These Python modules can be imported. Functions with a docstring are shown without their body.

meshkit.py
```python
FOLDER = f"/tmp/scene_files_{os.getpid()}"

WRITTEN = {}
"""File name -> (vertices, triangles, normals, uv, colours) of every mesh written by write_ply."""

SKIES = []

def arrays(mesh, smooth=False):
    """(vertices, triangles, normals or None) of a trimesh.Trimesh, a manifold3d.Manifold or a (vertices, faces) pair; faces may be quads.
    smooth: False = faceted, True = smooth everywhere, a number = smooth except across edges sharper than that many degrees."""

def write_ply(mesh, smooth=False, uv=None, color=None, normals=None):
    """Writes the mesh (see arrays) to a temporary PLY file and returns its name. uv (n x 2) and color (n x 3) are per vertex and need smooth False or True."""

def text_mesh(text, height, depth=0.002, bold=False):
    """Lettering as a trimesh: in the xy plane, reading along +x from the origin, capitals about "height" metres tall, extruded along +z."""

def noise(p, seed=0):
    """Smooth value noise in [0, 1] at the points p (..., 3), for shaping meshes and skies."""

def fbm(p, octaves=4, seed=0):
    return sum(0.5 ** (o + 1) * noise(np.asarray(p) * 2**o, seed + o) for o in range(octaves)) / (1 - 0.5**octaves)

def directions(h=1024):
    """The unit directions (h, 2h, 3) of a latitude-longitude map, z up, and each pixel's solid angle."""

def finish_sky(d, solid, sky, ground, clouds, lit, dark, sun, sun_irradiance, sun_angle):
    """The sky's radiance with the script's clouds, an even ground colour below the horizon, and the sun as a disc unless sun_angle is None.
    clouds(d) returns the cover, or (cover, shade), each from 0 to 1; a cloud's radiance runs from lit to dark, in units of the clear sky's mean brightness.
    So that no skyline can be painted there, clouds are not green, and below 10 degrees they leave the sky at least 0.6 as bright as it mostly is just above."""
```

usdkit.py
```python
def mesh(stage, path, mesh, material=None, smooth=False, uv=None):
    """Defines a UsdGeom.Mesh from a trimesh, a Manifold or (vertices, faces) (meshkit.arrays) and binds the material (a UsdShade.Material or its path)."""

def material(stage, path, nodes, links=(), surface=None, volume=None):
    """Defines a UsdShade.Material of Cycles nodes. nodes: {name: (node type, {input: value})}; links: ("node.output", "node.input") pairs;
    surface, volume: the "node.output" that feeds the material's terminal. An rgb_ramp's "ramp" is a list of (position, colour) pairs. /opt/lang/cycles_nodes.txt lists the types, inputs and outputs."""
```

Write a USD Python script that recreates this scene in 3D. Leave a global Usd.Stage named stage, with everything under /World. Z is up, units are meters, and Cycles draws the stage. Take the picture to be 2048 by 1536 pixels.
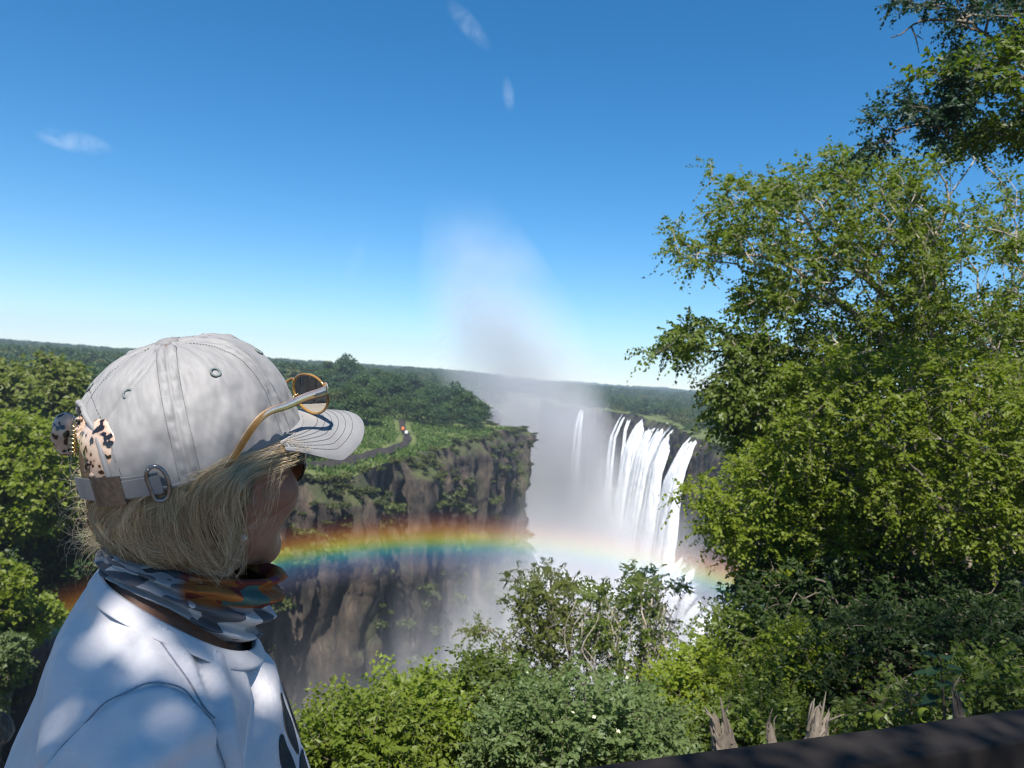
import math, random
import numpy as np
import trimesh, usdkit, meshkit
from meshkit import noise, fbm
from scipy.spatial import Delaunay, cKDTree
from scipy.interpolate import LinearNDInterpolator, NearestNDInterpolator
from shapely.geometry import Polygon, LineString, Point
import shapely
from pxr import Usd, UsdGeom, UsdLux, UsdShade, Sdf, Gf, Vt

stage = Usd.Stage.CreateInMemory()
UsdGeom.Xform.Define(stage, '/World')
UsdGeom.Scope.Define(stage, '/World/Looks')
T = Sdf.ValueTypeNames

# ---------------------------------------------------------------- camera
FPX, ROLL, PITCH = 1600.0, math.radians(3.85), math.radians(-0.40)
EYE = np.array([0.0, 0.0, 1.62])
_f = np.array([0, math.cos(PITCH), math.sin(PITCH)]); _u0 = np.array([0, -math.sin(PITCH), math.cos(PITCH)]); _r0 = np.array([1.0, 0, 0])
RIGHT = math.cos(ROLL) * _r0 + math.sin(ROLL) * _u0
UP = -math.sin(ROLL) * _r0 + math.cos(ROLL) * _u0
FWD = _f


def at(px, py, d):
    """The point seen at pixel (px, py) of the 2048 x 1536 photograph at depth d."""
    return EYE + d * (FWD + (px - 1024) / FPX * RIGHT - (py - 768) / FPX * UP)


def at_z(px, py, z):
    v = at(px, py, 1.0) - EYE
    return EYE + v * (z - EYE[2]) / v[2]


def at_y(px, py, y):
    v = at(px, py, 1.0) - EYE
    return EYE + v * y / v[1]


def pix(p):
    q = np.atleast_2d(p) - EYE
    d = q @ FWD
    return np.stack([1024 + FPX * (q @ RIGHT) / d, 768 - FPX * (q @ UP) / d, d], -1)


cam = UsdGeom.Camera.Define(stage, '/World/camera')
cam.CreateHorizontalApertureAttr(36.0)
cam.CreateVerticalApertureAttr(27.0)
cam.CreateFocalLengthAttr(36.0 * FPX / 2048)
cam.CreateClippingRangeAttr(Gf.Vec2f(0.02, 20000))
cam.CreateFStopAttr(14.0)
cam.CreateFocusDistanceAttr(0.95)
cam.CreateExposureAttr(1.1)
_m = np.eye(4); _m[0, :3], _m[1, :3], _m[2, :3], _m[3, :3] = RIGHT, UP, -FWD, EYE
cam.AddTransformOp().Set(Gf.Matrix4d(_m.tolist()))

# ---------------------------------------------------------------- sun and sky
SUN_EL, SUN_AZ = math.radians(56.0), math.radians(-176.0)          # azimuth: atan2(x, y) of the direction towards the sun
SUN = np.array([math.cos(SUN_EL) * math.sin(SUN_AZ), math.cos(SUN_EL) * math.cos(SUN_AZ), math.sin(SUN_EL)])
sun = UsdLux.DistantLight.Define(stage, '/World/sun')
sun.CreateIntensityAttr(1.25); sun.CreateAngleAttr(0.53); sun.CreateNormalizeAttr(True); sun.CreateColorAttr(Gf.Vec3f(1.0, 0.955, 0.88))
_z = SUN; _x = np.cross([0, 0, 1.0], _z); _x /= np.linalg.norm(_x); _y = np.cross(_z, _x)
_m = np.eye(4); _m[0, :3], _m[1, :3], _m[2, :3] = _x, _y, _z
sun.AddTransformOp().Set(Gf.Matrix4d(_m.tolist()))


def material(name, nodes, links=(), surface=None, volume=None):
    return usdkit.material(stage, '/World/Looks/' + name, nodes, links, surface=surface, volume=volume)


def unit(v):
    v = np.asarray(v, float)
    return v / np.maximum(np.linalg.norm(v, axis=-1, keepdims=True), 1e-12)


# three wisps of high cloud, each a stretched patch of noise in the sky
_n = {"sky": ("sky_texture", {"sky_type": "single_scattering", "sun_disc": False, "sun_elevation": SUN_EL, "sun_rotation": SUN_AZ, "altitude": 1500.0, "air_density": 0.9, "aerosol_density": 0.05, "ozone_density": 3.0}),
      "tc": ("texture_coordinate", {}),
      "nz": ("noise_texture", {"scale": 20.0, "detail": 7.0, "roughness": 0.65, "distortion": 1.4}),
      "ramp": ("rgb_ramp", {"ramp": [(0.36, (0, 0, 0)), (0.72, (1, 1, 1))]}),
      "bw": ("rgb_to_bw", {}),
      "mixc": ("mix_color", {"b": (7.0, 7.6, 8.4), "use_clamp": False}) if False else ("mix_color", {"b": (7.0, 7.6, 8.4)}),
      "hs": ("hsv", {"hue": 0.494, "saturation": 1.40, "value": 1.0}),
      "bg": ("background_shader", {"strength": 0.073})}
_l = [("tc.generated", "nz.vector"), ("nz.fac", "ramp.fac"), ("ramp.color", "bw.color"), ("sky.color", "hs.color"), ("hs.color", "mixc.a"), ("mixc.result", "bg.color")]
_prev = None
for _i, (_cx, _cy, _ang, _l1, _l2, _amt) in enumerate([(150, 283, 12, 64, 22, 0.30), (938, 50, 48, 62, 20, 0.17), (1017, 190, 82, 38, 13, 0.20), (712, 520, -70, 60, 16, 0.10), (1320, 745, 0, 40, 8, 0.10)]):
    _c = unit(at(_cx, _cy, 1.0) - EYE)
    _ca, _sa = math.cos(math.radians(_ang)), math.sin(math.radians(_ang))
    _t1 = unit((_ca * RIGHT - _sa * UP) - _c * (_c @ (_ca * RIGHT - _sa * UP))); _t2 = np.cross(_c, _t1)
    for _k, _t, _s in (("a", _t1, _l1), ("b", _t2, _l2)):
        _n[f"d{_i}{_k}"] = ("vector_math", {"math_type": "dot_product", "vector2": tuple(_t * FPX / _s)})
        _n[f"q{_i}{_k}"] = ("math", {"math_type": "power", "value2": 2.0})
        _n[f"e{_i}{_k}"] = ("math", {"math_type": "absolute"})
        _l += [("tc.generated", f"d{_i}{_k}.vector1"), (f"d{_i}{_k}.value", f"e{_i}{_k}.value1"), (f"e{_i}{_k}.value", f"q{_i}{_k}.value1")]
    _n[f"front{_i}"] = ("vector_math", {"math_type": "dot_product", "vector2": tuple(_c)})
    _n[f"fg{_i}"] = ("math", {"math_type": "greater_than", "value2": 0.5})
    _n[f"s{_i}"] = ("math", {"math_type": "add"})
    _n[f"m{_i}"] = ("map_range", {"from_min": 0.0, "from_max": 1.0, "to_min": _amt, "to_max": 0.0, "clamp": True, "range_type": "smoothstep"})
    _n[f"w{_i}"] = ("math", {"math_type": "multiply"})
    _l += [(f"q{_i}a.value", f"s{_i}.value1"), (f"q{_i}b.value", f"s{_i}.value2"), (f"s{_i}.value", f"m{_i}.value"), ("tc.generated", f"front{_i}.vector1"), (f"front{_i}.value", f"fg{_i}.value1"),
           (f"m{_i}.result", f"w{_i}.value1"), (f"fg{_i}.value", f"w{_i}.value2")]
    if _prev:
        _n[f"t{_i}"] = ("math", {"math_type": "add"})
        _l += [(_prev, f"t{_i}.value1"), (f"w{_i}.value", f"t{_i}.value2")]
        _prev = f"t{_i}.value"
    else:
        _prev = f"w{_i}.value"
_n["cm"] = ("math", {"math_type": "multiply"})
_l += [(_prev, "cm.value1"), ("bw.val", "cm.value2"), ("cm.value", "mixc.fac")]
dome = UsdLux.DomeLight.Define(stage, '/World/sky')
UsdShade.MaterialBindingAPI.Apply(dome.GetPrim()).Bind(material('sky', _n, _l, surface='bg.background'))
dome.GetPrim().SetCustomDataByKey('kind', 'structure')

# ---------------------------------------------------------------- helpers
TAKEN = {}


def path_for(name, parent=None):
    base = (parent.GetPath().pathString if parent is not None else '/World') + '/' + name
    k = TAKEN.get(base, 0); TAKEN[base] = k + 1
    return base if k == 0 else f'{base}_{k:03d}'


def tag(o, label=None, cat=None, group=None, kind=None):
    p = o.GetPrim() if hasattr(o, 'GetPrim') else o
    for k, v in (('label', label), ('category', cat), ('group', group), ('kind', kind)):
        if v:
            p.SetCustomDataByKey(k, v)
    return p


def obj(name, mesh, mat, parent=None, smooth=False, kind=None, label=None):
    m = usdkit.mesh(stage, path_for(name, parent), mesh, mat, smooth=smooth)
    tag(m, label=label, kind=kind)
    return m.GetPrim()


def thing(name, label, cat, group=None, loc=None, rot=0.0, scale=None):
    x = UsdGeom.Xform.Define(stage, path_for(name))
    if loc is not None:
        x.AddTranslateOp().Set(Gf.Vec3d(*map(float, loc)))
        if rot: x.AddRotateZOp().Set(math.degrees(rot))
        if scale is not None: x.AddScaleOp().Set(Gf.Vec3f(*(np.ones(3) * scale).astype(float).tolist()))
    return tag(x, label, cat, group)


def copy_of(proto, name, label, cat, group, loc, rot, scale):
    x = thing(name, label, cat, group, loc, rot, scale)
    x.GetReferences().AddInternalReference(proto)
    x.SetInstanceable(True)
    return x


def merge(parts):
    V, F, n = [], [], 0
    for v, f in parts:
        f = np.asarray(f)
        if f.shape[1] == 4:
            f = np.vstack([f[:, [0, 1, 2]], f[:, [0, 2, 3]]])
        V.append(np.asarray(v, float)); F.append(f + n); n += len(v)
    return np.vstack(V), np.vstack(F)


def grid_faces(nu, nv, close_u=False):
    a = np.arange(nu * nv).reshape(nu, nv)
    if close_u:
        a = np.vstack([a, a[:1]])
    return np.stack([a[:-1, :-1], a[1:, :-1], a[1:, 1:], a[:-1, 1:]], -1).reshape(-1, 4)


def tube(path, radii, n=6, cap=True):
    path = np.asarray(path, float); k = len(path)
    radii = np.broadcast_to(np.asarray(radii, float), (k,))
    t = unit(np.gradient(path, axis=0))
    ref = np.array([0, 0, 1.0]) if abs(t[0, 2]) < 0.9 else np.array([1.0, 0, 0])
    a = np.zeros_like(t); a[0] = unit(np.cross(t[0], ref))
    for i in range(1, k):
        w = a[i - 1] - t[i] * (a[i - 1] @ t[i]); a[i] = unit(w)
    b = np.cross(t, a)
    ang = np.arange(n) * 2 * np.pi / n
    V = path[:, None] + radii[:, None, None] * (np.cos(ang)[None, :, None] * a[:, None] + np.sin(ang)[None, :, None] * b[:, None])
    i = np.arange(k * n).reshape(k, n); j = np.roll(i, -1, 1)
    F = np.stack([i[:-1], j[:-1], j[1:], i[1:]], -1).reshape(-1, 4)
    F = np.vstack([F[:, [0, 1, 2]], F[:, [0, 2, 3]]])
    V = V.reshape(-1, 3)
    if cap:
        V = np.vstack([V, path[0], path[-1]]); c0, c1 = k * n, k * n + 1
        F = np.vstack([F, np.stack([j[0], i[0], np.full(n, c0)], 1), np.stack([i[-1], j[-1], np.full(n, c1)], 1)])
    return V, F


def spline(pts, n):
    from scipy.interpolate import CubicSpline
    pts = np.asarray(pts, float)
    s = np.r_[0, np.cumsum(np.linalg.norm(np.diff(pts[:, :3], axis=0), axis=1))]
    return CubicSpline(s, pts)(np.linspace(0, s[-1], n))


def surface_nets(f, lo, hi, h, newton=2):
    """The zero surface of f(points) as (vertices, triangles), outward facing where f grows."""
    lo, hi = np.asarray(lo, float), np.asarray(hi, float)
    n = np.ceil((hi - lo) / h).astype(int) + 1
    ax = [lo[k] + h * np.arange(n[k]) for k in range(3)]
    P = np.stack(np.meshgrid(*ax, indexing='ij'), -1).reshape(-1, 3)
    kc = 4; nc = (n - 1) // kc + 2
    C = np.stack(np.meshgrid(*[lo[k] + h * kc * np.arange(nc[k]) for k in range(3)], indexing='ij'), -1).reshape(-1, 3)
    vc = f(C).reshape(nc)
    ii = [np.minimum((np.arange(n[k]) + kc // 2) // kc, nc[k] - 1) for k in range(3)]
    val = vc[np.ix_(*ii)].ravel().copy()
    m = np.abs(val) < h * kc * 2.4
    val[m] = f(P[m]); val = val.reshape(n)
    sgn = val < 0
    c = [sgn[i:n[0] - 1 + i, j:n[1] - 1 + j, k:n[2] - 1 + k] for i in (0, 1) for j in (0, 1) for k in (0, 1)]
    tot = sum(x.astype(np.int8) for x in c)
    act = (tot > 0) & (tot < 8)
    idx = -np.ones(act.shape, int); cells = np.argwhere(act); idx[act] = np.arange(len(cells))
    acc, cnt = np.zeros((len(cells), 3)), np.zeros(len(cells))
    offs = [(i, j, k) for i in (0, 1) for j in (0, 1) for k in (0, 1)]
    for a in range(8):
        for b in range(a + 1, 8):
            d = np.array(offs[b]) - np.array(offs[a])
            if np.abs(d).sum() != 1:
                continue
            ca, cb = cells + offs[a], cells + offs[b]
            va, vb = val[tuple(ca.T)], val[tuple(cb.T)]
            m = (va < 0) != (vb < 0)
            t = va[m] / (va[m] - vb[m])
            acc[m] += ca[m] + t[:, None] * d; cnt[m] += 1
    V = lo + h * acc / cnt[:, None]
    F = []
    for ax_ in range(3):
        o1, o2 = [(1, 2), (2, 0), (0, 1)][ax_]
        sl0 = [slice(1, n[k] - 1) for k in range(3)]; sl0[ax_] = slice(0, n[ax_] - 1)
        sl1 = list(sl0); sl1[ax_] = slice(1, n[ax_])
        s0, s1 = sgn[tuple(sl0)], sgn[tuple(sl1)]
        e = np.argwhere(s0 != s1)
        if not len(e):
            continue
        flip = s0[tuple(e.T)]
        base = e + np.array([0 if k == ax_ else 1 for k in range(3)])
        q = []
        for (i, j) in ((0, 0), (-1, 0), (-1, -1), (0, -1)):
            cc = base.copy(); cc[:, o1] += i; cc[:, o2] += j
            q.append(idx[tuple(cc.T)])
        q = np.stack(q, 1)
        q[~flip] = q[~flip][:, ::-1]
        F.append(q)
    F = np.vstack(F)
    eps = h * 0.05
    for _ in range(newton):
        g = np.stack([(f(V + eps * e) - f(V - eps * e)) / (2 * eps) for e in np.eye(3)], -1)
        V = V - np.clip(f(V) / np.maximum((g ** 2).sum(1), 0.2), -h, h)[:, None] * g
    F = np.vstack([F[:, [0, 1, 2]], F[:, [0, 2, 3]]])
    return V, F


def smin(a, b, k):
    h = np.clip(0.5 + 0.5 * (b - a) / k, 0, 1)
    return b + (a - b) * h - k * h * (1 - h)


def sd_ell(p, c, r):
    q = (p - np.asarray(c)) / np.asarray(r)
    k0 = np.linalg.norm(q, axis=-1); k1 = np.linalg.norm(q / np.asarray(r), axis=-1)
    return k0 * (k0 - 1) / np.maximum(k1, 1e-9)


def sd_cap(p, a, b, ra, rb):
    a, b = np.asarray(a, float), np.asarray(b, float)
    ab = b - a
    t = np.clip(((p - a) @ ab) / (ab @ ab), 0, 1)
    return np.linalg.norm(p - a - t[..., None] * ab, axis=-1) - (ra + (rb - ra) * t)


def flat_normals(V, F):
    n = np.zeros_like(V); c = np.cross(V[F[:, 1]] - V[F[:, 0]], V[F[:, 2]] - V[F[:, 0]])
    for k in range(3):
        np.add.at(n, F[:, k], c)
    return unit(n)


def noise_mat(name, scale, ramp, rough=0.8, bump=0.0, bump_scale=None, mapping=(1, 1, 1), detail=6.0, spec=0.3, dist=0.0, coord='object', extra=None, bump_dist=0.05):
    n = {"tc": ("texture_coordinate", {}), "geo": ("geometry", {}), "map": ("mapping", {"scale": mapping}),
         "n": ("noise_texture", {"scale": scale, "detail": detail, "roughness": 0.6, "distortion": dist}),
         "r": ("rgb_ramp", {"ramp": ramp}), "p": ("principled_bsdf", {"roughness": rough, "specular_ior_level": spec, **(extra or {})})}
    l = [("geo.position" if coord == 'world' else "tc.object", "map.vector"), ("map.vector", "n.vector"), ("n.fac", "r.fac"), ("r.color", "p.base_color")]
    if bump:
        n["n2"] = ("noise_texture", {"scale": bump_scale or scale * 2, "detail": 8.0, "roughness": 0.65})
        n["b"] = ("bump", {"strength": bump, "distance": bump_dist})
        l += [("map.vector", "n2.vector"), ("n2.fac", "b.height"), ("b.normal", "p.normal")]
    return material(name, n, l, surface="p.BSDF")
# ================================================================ land: gorge, plateau, cliffs
def rim_pt(px, py, z=-12.4):
    return at_z(px, py, z)[:2]


LEFT_RIM = [(-9, 9.5), (-17, 16), (-25, 30), (-30, 48), (-32, 72), tuple(rim_pt(620, 957)), tuple(rim_pt(720, 945)), tuple(rim_pt(800, 922)), tuple(rim_pt(845, 903)), tuple(rim_pt(905, 884)),
            tuple(rim_pt(952, 872)), tuple(rim_pt(975, 866)), tuple(rim_pt(1003, 862)), tuple(rim_pt(1024, 857)), tuple(rim_pt(1040, 853)), (-2, 232), (-8, 262), (-10, 300), (-6, 360), (-2, 470), (-4, 640)]
RIGHT_RIM = [(8, 9), (20, 13), (34, 26), (46, 50), (50, 80), (52, 120), (55, 170), tuple(rim_pt(1420, 884)), tuple(rim_pt(1395, 872)), tuple(rim_pt(1362, 860)), tuple(rim_pt(1340, 850)), tuple(rim_pt(1300, 839)),
             tuple(rim_pt(1255, 829)), tuple(rim_pt(1205, 823)), tuple(rim_pt(1168, 820)), (32, 425), (22, 500), (14, 640)]


def fine_line(pts, step, jag=0.0, seed=0):
    p = np.array(pts, float)
    s = np.r_[0, np.cumsum(np.linalg.norm(np.diff(p, axis=0), axis=1))]
    from scipy.interpolate import PchipInterpolator
    t = np.linspace(0, s[-1], int(s[-1] / step) + 1)
    q = np.stack([PchipInterpolator(s, p[:, k])(t) for k in (0, 1)], 1)
    if jag:
        tn = unit(np.gradient(q, axis=0)); nn = np.stack([tn[:, 1], -tn[:, 0]], 1)
        tt = np.stack([t / 9.0, t * 0, t * 0], 1)
        far = np.clip((q[:, 1] - 25) / 40, 0, 1)
        q = q + nn * (jag * far * ((fbm(tt, 5, seed) - 0.5) * 2 + 0.5 * (np.floor(noise(tt * 2.2, seed + 9) * 4) / 4 - 0.4)))[:, None]
    return q


LR = fine_line(LEFT_RIM, 0.8, 4.2, 3)
RR = fine_line(RIGHT_RIM, 0.9, 3.0, 8)
gorge = Polygon(np.vstack([LR, RR[::-1]])).buffer(0)


def height(xy):
    x, y = xy[:, 0], xy[:, 1]
    d = np.hypot(x, y)
    steep = 0.55 - 0.43 * np.clip((x - 0.9) / 1.5, 0, 1) * np.clip(1 - (y - 8) / 4, 0, 1)
    near = np.where(y < 2.2, 0.0, -steep * np.clip(y - 2.2, 0, 30))
    near = near + np.clip((x - 1.5) * 0.10, 0, 0.8) * np.clip((y - 2.5) / 3, 0, 1)           # bank rising on the right
    near = np.maximum(near, -12.4)
    z = np.where(d < 60, near, -12.4)
    bl = np.clip((d - 12) / 45, 0, 1); bl = bl * bl * (3 - 2 * bl)
    z = near * (1 - bl) + (-12.4) * bl
    inland_l = np.clip((-(x + 8 + 0.0 * y) - 6) / 60, 0, 1) * np.clip((y - 70) / 60, 0, 1)
    z = z + inland_l * 5.0 + np.clip((y - 222) / 60, 0, 1) * np.clip((-x - 4) / 40, 0, 1) * 3
    z = z + np.clip((d - 300) / 900, 0, 1) * 4.0 + np.clip((d - 1500) / 2500, 0, 1) * 6 * (1 + 0.5 * np.clip(-x / d, -1, 1))
    p = np.stack([x / 14, y / 14, 0 * x], 1)
    z = z + (fbm(p, 4, 2) - 0.5) * 2.2 * np.clip((d - 12) / 60, 0, 1) + (fbm(p / 14, 3, 5) - 0.5) * 14 * np.clip((d - 500) / 1500, 0, 1)
    z = z + (fbm(np.stack([x * 1.3, y * 1.3, 0 * x], 1), 4, 12) - 0.5) * 0.25 * np.clip((y - 2.5) / 2, 0, 1)
    return z


rng = np.random.default_rng(5)
_pts = [LR, RR]
for lo, hi, step in ((0, 14, 0.4), (14, 60, 1.6), (60, 280, 2.6), (280, 900, 16), (900, 6000, 130)):
    half = hi if hi < 300 else hi
    g = np.arange(-half, half, step)
    X, Y = np.meshgrid(g, g)
    q = np.stack([X.ravel(), Y.ravel()], 1) + rng.uniform(-0.3, 0.3, (X.size, 2)) * step
    r = np.hypot(q[:, 0], q[:, 1])
    q = q[(r >= lo) & (r < hi) & ((q[:, 1] > -0.75 * np.abs(q[:, 0]) - 25) | (r < 14))]
    _pts.append(q)
_pts = np.vstack(_pts)
_in = shapely.contains_xy(gorge.buffer(-0.05), _pts[:, 0], _pts[:, 1])
_nl = len(LR) + len(RR); _in[:_nl] = False
_pts = _pts[~_in]
_tri = Delaunay(_pts).simplices
_c = _pts[_tri].mean(1)
_tri = _tri[~shapely.contains_xy(gorge, _c[:, 0], _c[:, 1])]
_a = np.cross(np.c_[_pts[_tri[:, 1]] - _pts[_tri[:, 0]], np.zeros(len(_tri))], np.c_[_pts[_tri[:, 2]] - _pts[_tri[:, 0]], np.zeros(len(_tri))])[:, 2]
_tri[_a < 0] = _tri[_a < 0][:, ::-1]
ground_z = height(_pts)

PATH = [rim_pt(806, 852) + (-0.3, 0), rim_pt(806, 868), rim_pt(815, 880), rim_pt(806, 892), rim_pt(770, 910), rim_pt(700, 925), rim_pt(630, 938), rim_pt(560, 945)]
PATH_LINE = LineString(PATH)
M_ground = material('ground', {"geo": ("geometry", {}), "sep": ("separate_xyz", {}),
    "n1": ("noise_texture", {"scale": 0.09, "detail": 6.0, "roughness": 0.65}), "n2": ("noise_texture", {"scale": 1.9, "detail": 8.0, "roughness": 0.7}),
    "n3": ("noise_texture", {"scale": 14.0, "detail": 6.0, "roughness": 0.7}),
    "green": ("rgb_ramp", {"ramp": [(0.3, (0.035, 0.050, 0.015)), (0.5, (0.078, 0.100, 0.030)), (0.68, (0.115, 0.120, 0.045))]}),
    "soil": ("rgb_ramp", {"ramp": [(0.25, (0.020, 0.014, 0.010)), (0.5, (0.085, 0.058, 0.040)), (0.72, (0.21, 0.15, 0.105))]}),
    "len": ("vector_math", {"math_type": "length"}), "mr": ("map_range", {"from_min": 14.0, "from_max": 40.0, "clamp": True}),
    "mx": ("mix_color", {}), "bmp": ("bump", {"strength": 0.9, "distance": 0.12}), "p": ("principled_bsdf", {"roughness": 0.9, "specular_ior_level": 0.2})},
    [("geo.position", "n1.vector"), ("geo.position", "n2.vector"), ("geo.position", "n3.vector"), ("geo.position", "len.vector1"), ("len.value", "mr.value"), ("n1.fac", "green.fac"), ("n3.fac", "soil.fac"),
     ("mr.result", "mx.fac"), ("soil.color", "mx.a"), ("green.color", "mx.b"), ("mx.result", "p.base_color"), ("n2.fac", "bmp.height"), ("bmp.normal", "p.normal")], surface="p.BSDF")
tag(obj('ground', (np.c_[_pts, ground_z], _tri), M_ground, smooth=True), kind='structure')
ground_at = lambda x, y: float(height(np.array([[x, y]], float))[0])

# the rocky footpath that climbs over the green shoulder of the plateau
_pl = fine_line(PATH, 0.8)
_tn = unit(np.gradient(_pl, axis=0)); _nn = np.stack([_tn[:, 1], -_tn[:, 0]], 1)
_w = (0.75 + 2.4 * np.clip((150 - _pl[:, 1]) / 40, 0, 1))[:, None] * (0.8 + 0.4 * noise(np.stack([np.arange(len(_pl)) / 2.0, np.zeros(len(_pl)), np.zeros(len(_pl))], 1), 4))[:, None]
_V = []
for s in np.linspace(-1, 1, 9):
    q = _pl + _nn * _w * s
    _V.append(np.c_[q, height(q) + 0.12 + 1.0 * (fbm(np.c_[q / 1.2, np.zeros(len(q))], 4, 31) - 0.3) * (1 - 0.7 * abs(s))])
M_rock = None
# ---- cliffs
M_cliff = material('cliff', {"geo": ("geometry", {}), "map": ("mapping", {"scale": (1.0, 1.0, 0.24)}), "sep": ("separate_xyz", {}),
    "n1": ("noise_texture", {"scale": 0.55, "detail": 9.0, "roughness": 0.68, "distortion": 0.4}), "n2": ("noise_texture", {"scale": 0.16, "detail": 5.0, "roughness": 0.6}),
    "n3": ("noise_texture", {"scale": 1.5, "detail": 8.0, "roughness": 0.75}), "n4": ("noise_texture", {"scale": 0.11, "detail": 6.0, "roughness": 0.7}),
    "rock": ("rgb_ramp", {"ramp": [(0.30, (0.007, 0.006, 0.006)), (0.46, (0.026, 0.021, 0.018)), (0.57, (0.060, 0.045, 0.034)), (0.70, (0.135, 0.100, 0.070))]}),
    "moss": ("rgb_ramp", {"ramp": [(0.3, (0.022, 0.030, 0.010)), (0.7, (0.085, 0.100, 0.030))]}),
    "nsep": ("separate_xyz", {}), "up": ("map_range", {"from_min": 0.35, "from_max": 0.8, "clamp": True}),
    "pat": ("map_range", {"from_min": 0.55, "from_max": 0.70, "clamp": True, "to_max": 0.75}), "mxf": ("math", {"math_type": "maximum", "use_clamp": True}),
    "mx": ("mix_color", {}), "bmp": ("bump", {"strength": 1.0, "distance": 0.5}), "p": ("principled_bsdf", {"roughness": 0.75, "specular_ior_level": 0.35})},
    [("geo.position", "map.vector"), ("map.vector", "n1.vector"), ("map.vector", "n3.vector"), ("geo.position", "n2.vector"), ("geo.position", "n4.vector"), ("n1.fac", "rock.fac"), ("n2.fac", "moss.fac"),
     ("geo.normal", "nsep.vector"), ("nsep.z", "up.value"), ("n4.fac", "pat.value"), ("up.result", "mxf.value1"), ("pat.result", "mxf.value2"), ("mxf.value", "mx.fac"),
     ("rock.color", "mx.a"), ("moss.color", "mx.b"), ("mx.result", "p.base_color"), ("n3.fac", "bmp.height"), ("bmp.normal", "p.normal")], surface="p.BSDF")
DEPTH = 92.0


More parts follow.
